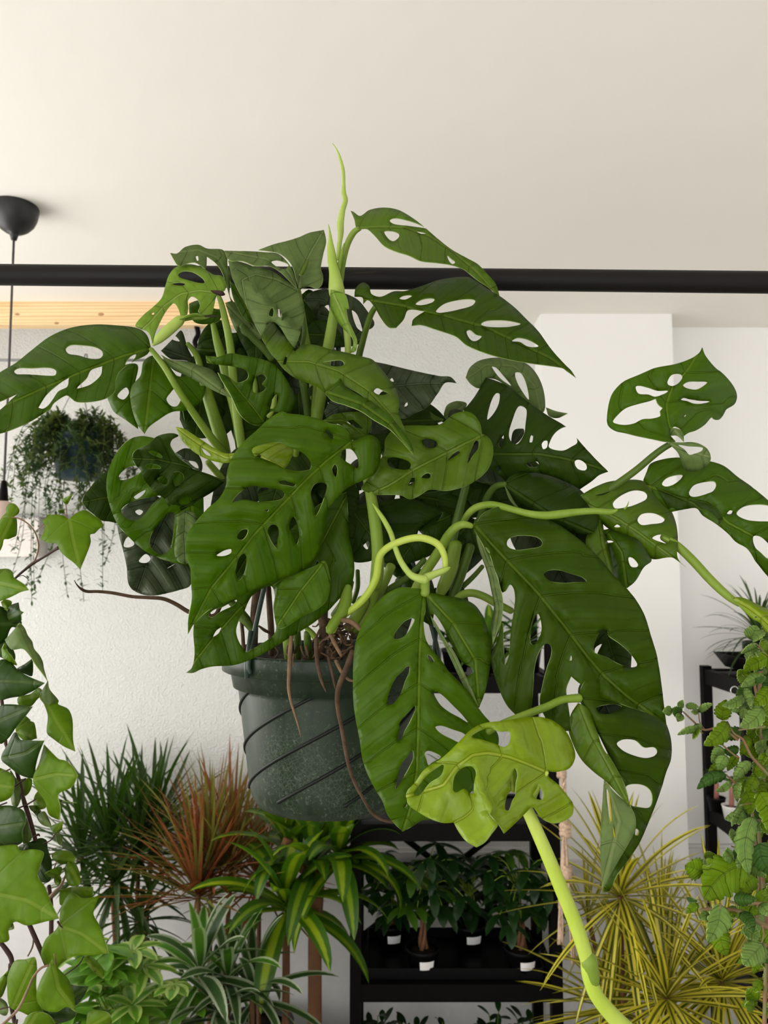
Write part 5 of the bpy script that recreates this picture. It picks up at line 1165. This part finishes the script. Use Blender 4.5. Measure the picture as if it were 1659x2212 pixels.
# umbrella bush
def compound(mb, c, n, ln, w, tilt, rnd, m=0, a0=0., dr=.6):
    for i in range(n):
        a = a0 + 2 * PI * i / n + rnd.uniform(-.12, .12)
        strap(mb, c, a, tilt + rnd.uniform(-.15, .15), ln * rnd.uniform(.8, 1.1), w, dr, .2, 6, 0, .9, m)
    return mb
rnd = random.Random(41)
g = P(260, 2212, 2.3)
um = empty('umbrella_plant', (g.x, 2.3, 0), 'umbrella plant with glossy cream-splashed leaflets behind the lower ivy leaves', 'potted plant')
floor_pot(um, g.x, 2.3, .13, .26)
for i in range(44):
    x, y = rnd.uniform(120, 440), rnd.uniform(2040, 2260)
    y += max(0, (x - 330)) * .35
    dd = rnd.uniform(2.12, 2.4)
    c = P(x, y, dd)
    mb = compound(MB(), c, rnd.choice((6, 7, 8)), rnd.uniform(.06, .10), rnd.uniform(.028, .042), rnd.uniform(-.1, .25), rnd, 0, rnd.uniform(0, 6))
    lf = mb.build('leaf', M['scheff2' if rnd.random() < .35 else 'scheff'], um)
    MB().tube(smooth3([(g.x + (c.x - g.x) * .3, 2.3, c.z - .16), (g.x + (c.x - g.x) * .8, (c.y + 2.3) / 2, c.z - .05), tuple(c)], 3), .0018, 6).build('leafstalk', M['stem'], lf)
MB().tube([(g.x, 2.3, .22), (g.x + .01, 2.3, P(260, 2180, 2.3).z)], .011, 8).build('stem', M['bark'], um)

# golden dracaenas at lower right
GM = ['gold', 'gold', 'gold2']
YMAX = 2.96
spiky('golden-striped spiky dracaena, its starburst crown just below the big drooping leaf', [(1340, 1935, 2.45, 1.0)], 1345, 2.45, GM, 66, .37, .020, (-1.1, 1.4), .45, 51)
spiky('golden-striped spiky dracaena at the bottom edge right of the lime runner', [(1440, 2155, 2.3, 1.0)], 1445, 2.3, GM, 72, .38, .019, (-.8, 1.35), .4, 52)
spiky('golden-striped spiky dracaena filling the corner under the scalloped leaves', [(1560, 2120, 2.4, 1.0), (1330, 2180, 2.5, .9)], 1500, 2.45, GM, 80, .38, .018, (-1.0, 1.4), .5, 53)
YMAX = 2.96
spiky('thin upright golden dracaena against the pier skirting', [(1432, 1980, 2.78, .7), (1270, 1980, 2.8, .5)], 1400, 2.8, GM, 40, .30, .010, (.5, 1.5), .3, 54)

YMAX = YB - .03
# ------------------------------------------------------------------ black shelving units
def shelf_unit(label, x0, x1, y0, y1, ztop, levels, post=.036, brace=True):
    root = empty('shelving_unit', ((x0 + x1) / 2, (y0 + y1) / 2, 0), label, 'shelf')
    for x in (x0 + post / 2, x1 - post / 2):
        for y in (y0 + post / 2, y1 - post / 2):
            MB().box((x - post / 2, y - post / 2, 0), (x + post / 2, y + post / 2, ztop)).build('post', M['black'], root, False)
    for z in levels:
        m = MB()
        m.box((x0 + post, y0 + .004, z - .055), (x1 - post, y0 + .03, z)); m.box((x0 + post, y1 - .03, z - .055), (x1 - post, y1 - .004, z))
        m.box((x0 + .004, y0 + post, z - .055), (x0 + .03, y1 - post, z)); m.box((x1 - .03, y0 + post, z - .055), (x1 - .004, y1 - post, z))
        m.build('shelf_frame', M['black'], root, False)
        MB().box((x0 + .03, y0 + .03, z - .022), (x1 - .03, y1 - .03, z - .006)).build('shelf_board', M['blackp'], root, False)
    if brace:
        for i in (1,):
            za, zb2 = levels[i] - .05, levels[i + 1]
            m = MB().bar((x0 + post, y1 - .01, zb2), (x1 - post, y1 - .01, za), .012, .02)
            m.bar((x0 + post, y1 - .006, za), (x1 - post, y1 - .006, zb2), .012, .02)
            m.build('cross_brace', M['black'], root, False)
    return root
SF, SB = 2.60, 2.96
sx0 = P(756, 2000, SF).x; sx1 = P(1212, 1900, SF).x
Z1 = P(980, 1462, SF).z; Z2 = P(980, 1781, SF).z; Z3 = P(980, 2128, SF).z; Z4 = .12
shelf_unit('black metal shelving unit behind the hanging plant, holding braided-trunk trees', sx0, sx1, SF, SB, P(1190, 1310, SF).z, [Z1, Z2, Z3, Z4])
# tray on the tree shelf
o = MB()
tx0, tx1, ty0, ty1 = sx0 + .05, sx1 - .05, SF + .035, SB - .03
o.box((tx0, ty0, Z3 - .004), (tx1, ty1, Z3)); o.box((tx0, ty0, Z3), (tx1, ty0 + .006, Z3 + .035)); o.box((tx0, ty1 - .006, Z3), (tx1, ty1, Z3 + .035)); o.box((tx0, ty0, Z3), (tx0 + .006, ty1, Z3 + .035)); o.box((tx1 - .006, ty0, Z3), (tx1, ty1, Z3 + .035))
tag(o.build('drip_tray', M['blackp'], None, False), 'shallow black drip tray under the four braided-trunk trees', 'tray')

def money_tree(label, bx, by, d, px_r, crown, seed, lite=.2):
    """braided trunk in a black pot with a paper label, palmate leaves above"""
    rnd = random.Random(seed)
    c = P(bx, by, d)
    zb = Z3 + .0005
    r = px_r * d / FPX
    h = .085
    root = empty('money_tree', (c.x, d, zb), label, 'potted tree', 'small braided-trunk trees on the black shelf')
    MB().lathe([(r * .68, zb), (r * .92, zb + h * .82), (r * 1.0, zb + h * .84), (r * 1.03, zb + h), (r * .96, zb + h), (r * .9, zb + h * .8)], (c.x, d, 0), 32).build('pot', M['blackp'], root)
    MB().lathe([(r * .9, zb + h * .85), (r * .3, zb + h * .9), (.002, zb + h * .9)], (c.x, d, 0), 24).build('soil', M['soil'], root)
    # paper label on the pot front, slightly to one side, with two lines of print
    a0 = -PI / 2 + .22
    m = MB(); vs, fs = [], []
    for k in range(9):
        a = a0 + (k / 8 - .5) * .95
        for q, zz in ((.80, .34), (.88, .66)):
            vs.append((c.x + (r * q + .0022) * math.cos(a), d + (r * q + .0022) * math.sin(a), zb + h * zz))
    for k in range(8): fs.append((k * 2, k * 2 + 2, k * 2 + 3, k * 2 + 1))
    lb = m.add(vs, fs).build('label', M['label'], root)
    zt2 = P(bx, crown[1], d).z
    ztr = zb + h + .085
    for k in range(3):
        pth = []
        for i in range(14):
            t = i / 13; a = k * 2 * PI / 3 + t * 2.6
            q = .011 * (1 - .55 * t)
            pth.append((c.x + q * math.cos(a), d + q * math.sin(a), zb + h * .85 + (ztr - zb - h * .85) * t))
        MB().tube(pth, [.0085 - .0045 * i / 13 for i in range(14)], 8).build('braided_trunk', M['bark'], root)
    top = Vector((c.x + rnd.uniform(-.01, .01), d, max(zt2 - .04, ztr + .05)))
    MB().tube(smooth3([(c.x, d, ztr - .005), (c.x - .004, d, (ztr + top.z) / 2), tuple(top)], 4), .0045, 8).build('stem', M['stem_dark'], root)
    for i in range(crown[2]):
        a = i * 2.399963 + rnd.uniform(-.3, .3)
        rad_ = crown[0] * rnd.uniform(.35, 1.0)
        e = top + Vector((math.cos(a) * rad_, math.sin(a) * rad_ * .8, rnd.uniform(-.10, .09)))
        lf = compound(MB(), e, 5, rnd.uniform(.075, .11), rnd.uniform(.028, .038), rnd.uniform(-.6, .0), rnd, 0, rnd.uniform(0, 6), .9).build('leaf', M['money2' if rnd.random() < lite else 'money'], root)
        MB().tube(smooth3([tuple(top + Vector((0, 0, -.05))), tuple(top.lerp(e, .5) + Vector((0, 0, .02))), tuple(e)], 3), .0014, 6).build('leafstalk', M['stem'], lf)
    return root
money_tree('braided-trunk tree at the back of the tray, nearest the striped corn plant leaves', 845, 2090, 2.86, 33, (.13, 1885, 22), 61, .08)
money_tree('front braided-trunk tree with a slim bare green stem above its trunk', 914, 2110, 2.68, 36, (.13, 1868, 22), 62, .25)
money_tree('braided-trunk tree at the back of the tray, centre, trunk half hidden by leaves', 1014, 2060, 2.86, 37, (.15, 1885, 24), 63, .06)
money_tree('front braided-trunk tree beside the macrame cord, pale split trunk', 1128, 2100, 2.68, 38, (.14, 1880, 24), 64, .2)

def shelf_plant(name, label, x, d, z, r, h, potm, leaves, seed, cat='potted plant', group=None):
    rnd = random.Random(seed)
    c = P(x, 1500, d)
    root = empty(name, (c.x, d, z), label, cat, group)
    MB().lathe([(r * .75, z + .0005), (r * .97, z + h * .85), (r * 1.03, z + h * .86), (r * 1.04, z + h), (r * .95, z + h), (r * .9, z + h * .86)], (c.x, d, 0), 28).build('pot', potm, root)
    MB().lathe([(r * .9, z + h * .88), (.002, z + h * .92)], (c.x, d, 0), 20).build('soil', M['soil'], root)
    kind, n, ln, w, mats = leaves
    b = Vector((c.x, d, z + h * .9))
    if kind == 'rosette':
        rosette(b + Vector((0, 0, .02)), n, ln, w, -.1, 1.4, .8, rnd, mats=len(mats), taper=.9 if w > .012 else 1.5).build('leaf_rosette', [M[q] for q in mats], root)
    else:
        for i in range(n):
            a = i * 2.4
            e = b + Vector((math.cos(a) * r * rnd.uniform(.2, 1.2), math.sin(a) * r * rnd.uniform(.2, 1.2), ln * rnd.uniform(.4, 1.)))
            MB().tube(smooth3([tuple(b + (e - b) * .1), tuple(b.lerp(e, .6) + Vector((0, 0, .015))), tuple(e)], 3), .0016, 6).build('stem', M['stem_dark'], root)
            fo = MB()
            for k in range(7):
                q = b.lerp(e, .35 + .65 * k / 6)
                strap(fo, q, a + k * 2.2, rnd.uniform(.0, .9), w * 2.3, w, .5, .2, 5, 0, .9)
            fo.build('foliage', M[mats[i % len(mats)]], root)
    return root
shelf_plant('potted_plant', 'pale lime plant in a black pot on the upper black shelf, glimpsed behind the vine', 1062, 2.72, Z1, .055, .085, M['blackp'], ('rosette', 26, .15, .034, ['corn', 'money2']), 71)
shelf_plant('potted_plant', 'small pot with dark leaves on the upper black shelf, left of the lime one', 985, 2.74, Z1, .05, .08, M['blackp'], ('stems', 7, .10, .022, ['money']), 72)
shelf_plant('potted_plant', 'black pot with long green leaves on the upper black shelf, near its right post', 1140, 2.72, Z1, .052, .10, M['blackp'], ('rosette', 18, .18, .02, ['money', 'money2']), 73)
shelf_plant('potted_plant', 'terracotta pot with pale green leaves on the second black shelf, behind the lime leaf', 978, 2.74, Z2, .055, .10, M['terra'], ('rosette', 20, .16, .03, ['corn', 'money2']), 74)
for i, (x, lb) in enumerate(((815, 'below the leftmost tree pot'), (880, 'below the second tree pot'), (960, 'below the middle of the tray'), (1060, 'below the right part of the tray'), (1130, 'beside the macrame cord end'))):
    shelf_plant('leafy_seedling_pot', 'dark upright leafy plant on the lowest black shelf, ' + lb, x, 2.72, Z4, .055, .09, M['blackp'], ('stems', 7, P(x, 2172 + (i % 3) * 8, 2.72).z - Z4 - .10, .022, ['dark', 'money']), 80 + i, group='plants on the lowest shelf')
    # only the tops reach into the picture

# macrame plant-hanger tail: knots and tassels
md = 2.40
mc = empty('macrame_cord', P(1218, 2050, md), 'pale cotton macrame cord with knots and tassels beside the black shelving', 'macrame')
def mp_(x, y): return P(x, y, md)
for k in range(4):
    pth = []
    for i in range(40):
        t = i / 39.0
        y = 1400 + (1800 - 1400) * t
        x = 1208 + 12 * t + 4.0 * math.sin(t * 34 + k * PI / 2)
        q = mp_(x, y); q.y += .005 * math.cos(t * 34 + k * PI / 2)
        pth.append(q)
    MB().tube(pth, .0042, 6).build('cord', M['jute'], mc)
for kx, ky, r in ((1213, 1668, .014), (1221, 1792, .017), (1224, 1884, .015)):
    c = mp_(kx, ky)
    m = MB()
    for j in range(3):
        m.tube([c + Vector((r * .62 * math.cos(a), r * .62 * math.sin(a), (j - 1) * r * .7 + .004 * math.sin(2 * a))) for a in [i * 2 * PI / 14 for i in range(15)]], r * .5, 8)
    m.build('knot', M['jute'], mc)
rnd = random.Random(91)
for (x0, y0, x1, y1, n) in ((1220, 1800, 1227, 1960, 7), (1224, 1890, 1238, 2075, 12), (1218, 1800, 1212, 1960, 5), (1211, 1955, 1211, 2035, 10)):
    m = MB()
    for i in range(n):
        s = rnd.uniform(-6, 6)
        m.tube(smooth3([mp_(x0 + s * .3, y0), mp_((x0 + x1) / 2 + s * .8, (y0 + y1) / 2) + Vector((0, rnd.uniform(-.006, .006), 0)), mp_(x1 + s, y1 + rnd.uniform(-8, 8)) + Vector((0, rnd.uniform(-.008, .008), 0))], 5), [.0032] * 11, 5)
    m.build('tassel', M['jute'], mc)

# right shelving unit, only its left side in the picture
RX0 = 1.222
rz1 = P(1512, 1438, 3.0).z
rz2 = P(1520, 1738, 3.0).z
shelf_unit('black shelving unit in the wall recess, behind the scalloped leaves', RX0, RX0 + .9, 2.66, 3.02, rz1, [rz1 - .012, rz2, rz2 - .55, .12], .034, False)
tr = MB()
ax, bx_, ay, by_ = RX0 + .05, RX0 + .6, 2.64, 3.0
zt0 = rz1 + .004
vs = [(ax + .03, ay + .03, zt0), (bx_ - .03, ay + .03, zt0), (bx_ - .03, by_ - .03, zt0), (ax + .03, by_ - .03, zt0), (ax, ay, zt0 + .05), (bx_, ay, zt0 + .05), (bx_, by_, zt0 + .05), (ax, by_, zt0 + .05)]
tr.add(vs, [(0, 1, 2, 3), (0, 4, 5, 1), (1, 5, 6, 2), (2, 6, 7, 3), (3, 7, 4, 0)])
trr = tr.build('plant_tray', M['blackp'], None, False)
sd = trr.modifiers.new('thickness', 'SOLIDIFY'); sd.thickness = .003
tag(trr, 'sloping-sided black plastic tray on top of the recess shelving', 'tray')
rg_ = MB()
pr_ = P(1587, 1492, 2.655)
rg_.tube([pr_ + Vector((.014 * math.cos(a), 0, .014 * math.sin(a))) for a in [i * PI / 10 for i in range(21)]], .0016, 6)
tag(rg_.build('metal_ring', plain('bright_steel', (.75, .74, .73), .25, .05, metal=.8)), 'small shiny metal ring hooked on the recess shelving post', 'ring')
# grassy plant on the tray
rnd = random.Random(95)
gp = P(1640, 1372, 2.86)
root = empty('grassy_dracaena', (gp.x, 2.86, zt0 + .004), 'thin-leaved spiky green plant in a grey-green pot on top of the recess shelving', 'potted plant')
zz = zt0 + .004
r = .075
MB().lathe([(r * .75, zz), (r * .96, P(1620, 1398, 2.86).z - .01), (r * 1.03, P(1620, 1398, 2.86).z - .008), (r * 1.03, P(1620, 1386, 2.86).z), (r * .94, P(1620, 1386, 2.86).z), (r * .9, P(1620, 1396, 2.86).z)], (gp.x + .02, 2.86, 0), 32).build('pot', M['pot'], root)
MB().lathe([(r * .9, P(1620, 1394, 2.86).z), (.002, P(1620, 1392, 2.86).z)], (gp.x + .02, 2.86, 0), 24).build('soil', M['soil'], root)
rosette(gp + Vector((.0, 0, .0)), 64, .24, .0085, -.35, 1.45, .9, rnd, mats=2).build('leaf_rosette', [M['spiky'], M['spikypale']], root)
MB().tube([(gp.x + .02, 2.86, P(1620, 1394, 2.86).z - .01), tuple(gp)], .006, 8).build('cane', M['bark'], root)
# little pots on its second shelf
for x, d, pm_, lb in ((1548, 2.92, M['blackp'], 'small black pot with a bare pink stem on the recess shelf'), (1580, 2.82, M['white'], 'small white pot with a pink stem on the recess shelf, nearer the post')):
    c = P(x, 1745, d)
    ro = empty('small_pot', (c.x, d, rz2), lb, 'pot')
    MB().lathe([(.024, rz2 + .0005), (.032, rz2 + .045), (.034, rz2 + .05), (.030, rz2 + .05), (.028, rz2 + .04)], (c.x, d, 0), 24).build('pot_body', pm_, ro)
    MB().lathe([(.028, rz2 + .042), (.002, rz2 + .044)], (c.x, d, 0), 16).build('soil', M['soil'], ro)
    MB().tube([(c.x, d, rz2 + .04), (c.x + .003, d, rz2 + .09), (c.x + .002, d, rz2 + .13)], [.009, .008, .006], 10).build('stem', M['pink'], ro)
    st = MB()
    for k in range(6): strap(st, (c.x + .002, d, rz2 + .125), k * 1.05, .5, .05, .02, .6, .2, 5, 0, .9)
    st.build('foliage', M['money2'], ro)

# ------------------------------------------------------------------ hanging basket far left
hd = 2.84
rnd = random.Random(99)
hb = empty('hanging_basket', P(170, 1040, hd), 'teal hanging basket overflowing with fine trailing foliage, on the thin rod at left', 'hanging basket')
bc = P(172, 940, hd); bb = P(172, 1036, hd)
rt, rbm = 58 * hd / FPX, 44 * hd / FPX
MB().lathe([(rbm * .9, bb.z), (rbm, bb.z + .004), (rt * .97, bc.z - .02), (rt * 1.03, bc.z - .018), (rt * 1.04, bc.z), (rt * .95, bc.z), (rt * .92, bc.z - .03)], (bc.x, hd, 0), 36).build('pot', M['teal'], hb)
MB().lathe([(rt * .92, bc.z - .02), (.002, bc.z - .01)], (bc.x, hd, 0), 20).build('soil', M['soil'], hb)
hk = P(186, 772, rd)
hk2 = Vector((hk.x, hd + .02, P(186, 812, hd).z))
MB().tube(smooth3([hk + Vector((0, .012, -.004)), hk + Vector((0, .006, .012)), hk + Vector((0, -.012, .006)), hk + Vector((0, -.02, -.02)), hk2], 4), .003, 8).build('hook', M['greyw'], hb)
for a in (PI * 1.08, PI * 1.75, PI * .45):
    MB().tube([hk2, Vector((bc.x + rt * math.cos(a), hd + rt * math.sin(a), bc.z))], .0016, 6).build('hanger_wire', M['greyw'], hb)
top = Vector((bc.x, hd, bc.z))
for i in range(96):
    a = rnd.uniform(0, 2 * PI)
    k = i / 96.0
    q = rnd.uniform(.3, 1.0) * rt
    p0 = top + Vector((q * math.cos(a), q * math.sin(a), -.01))
    out = Vector((math.cos(a), math.sin(a) * .9, 0)) * rnd.uniform(.03, .17)
    if math.cos(a) > .2: out *= .6
    hang_ = rnd.uniform(.02, .30) if i % 6 else rnd.uniform(.3, .62)
    rise = rnd.uniform(.01, .09)
    ln = [p0, p0 + out * .45 + Vector((0, 0, rise)), p0 + out * .9 + Vector((0, 0, rise * .4 - hang_ * .2)), p0 + out * 1.15 + Vector((rnd.uniform(-.03, .03), 0, -hang_ * .65)), p0 + out * 1.2 + Vector((rnd.uniform(-.06, .06), 0, -hang_))]
    c = smooth3(ln, 5)
    m = MB().tube(c, .0011, 4, cap=False)
    for j in range(2, len(c)):
        for _ in range(4):
            strap(m, c[j].lerp(c[j - 1], rnd.random()), rnd.uniform(0, 2 * PI), rnd.uniform(-.7, .9), rnd.uniform(.018, .034), rnd.uniform(.007, .012), .4, .15, 3, 0, .9)
    m.build('trailing_strand', M['fine2' if (i % 3 == 0 or q < rt * .6) else 'fine'], hb)
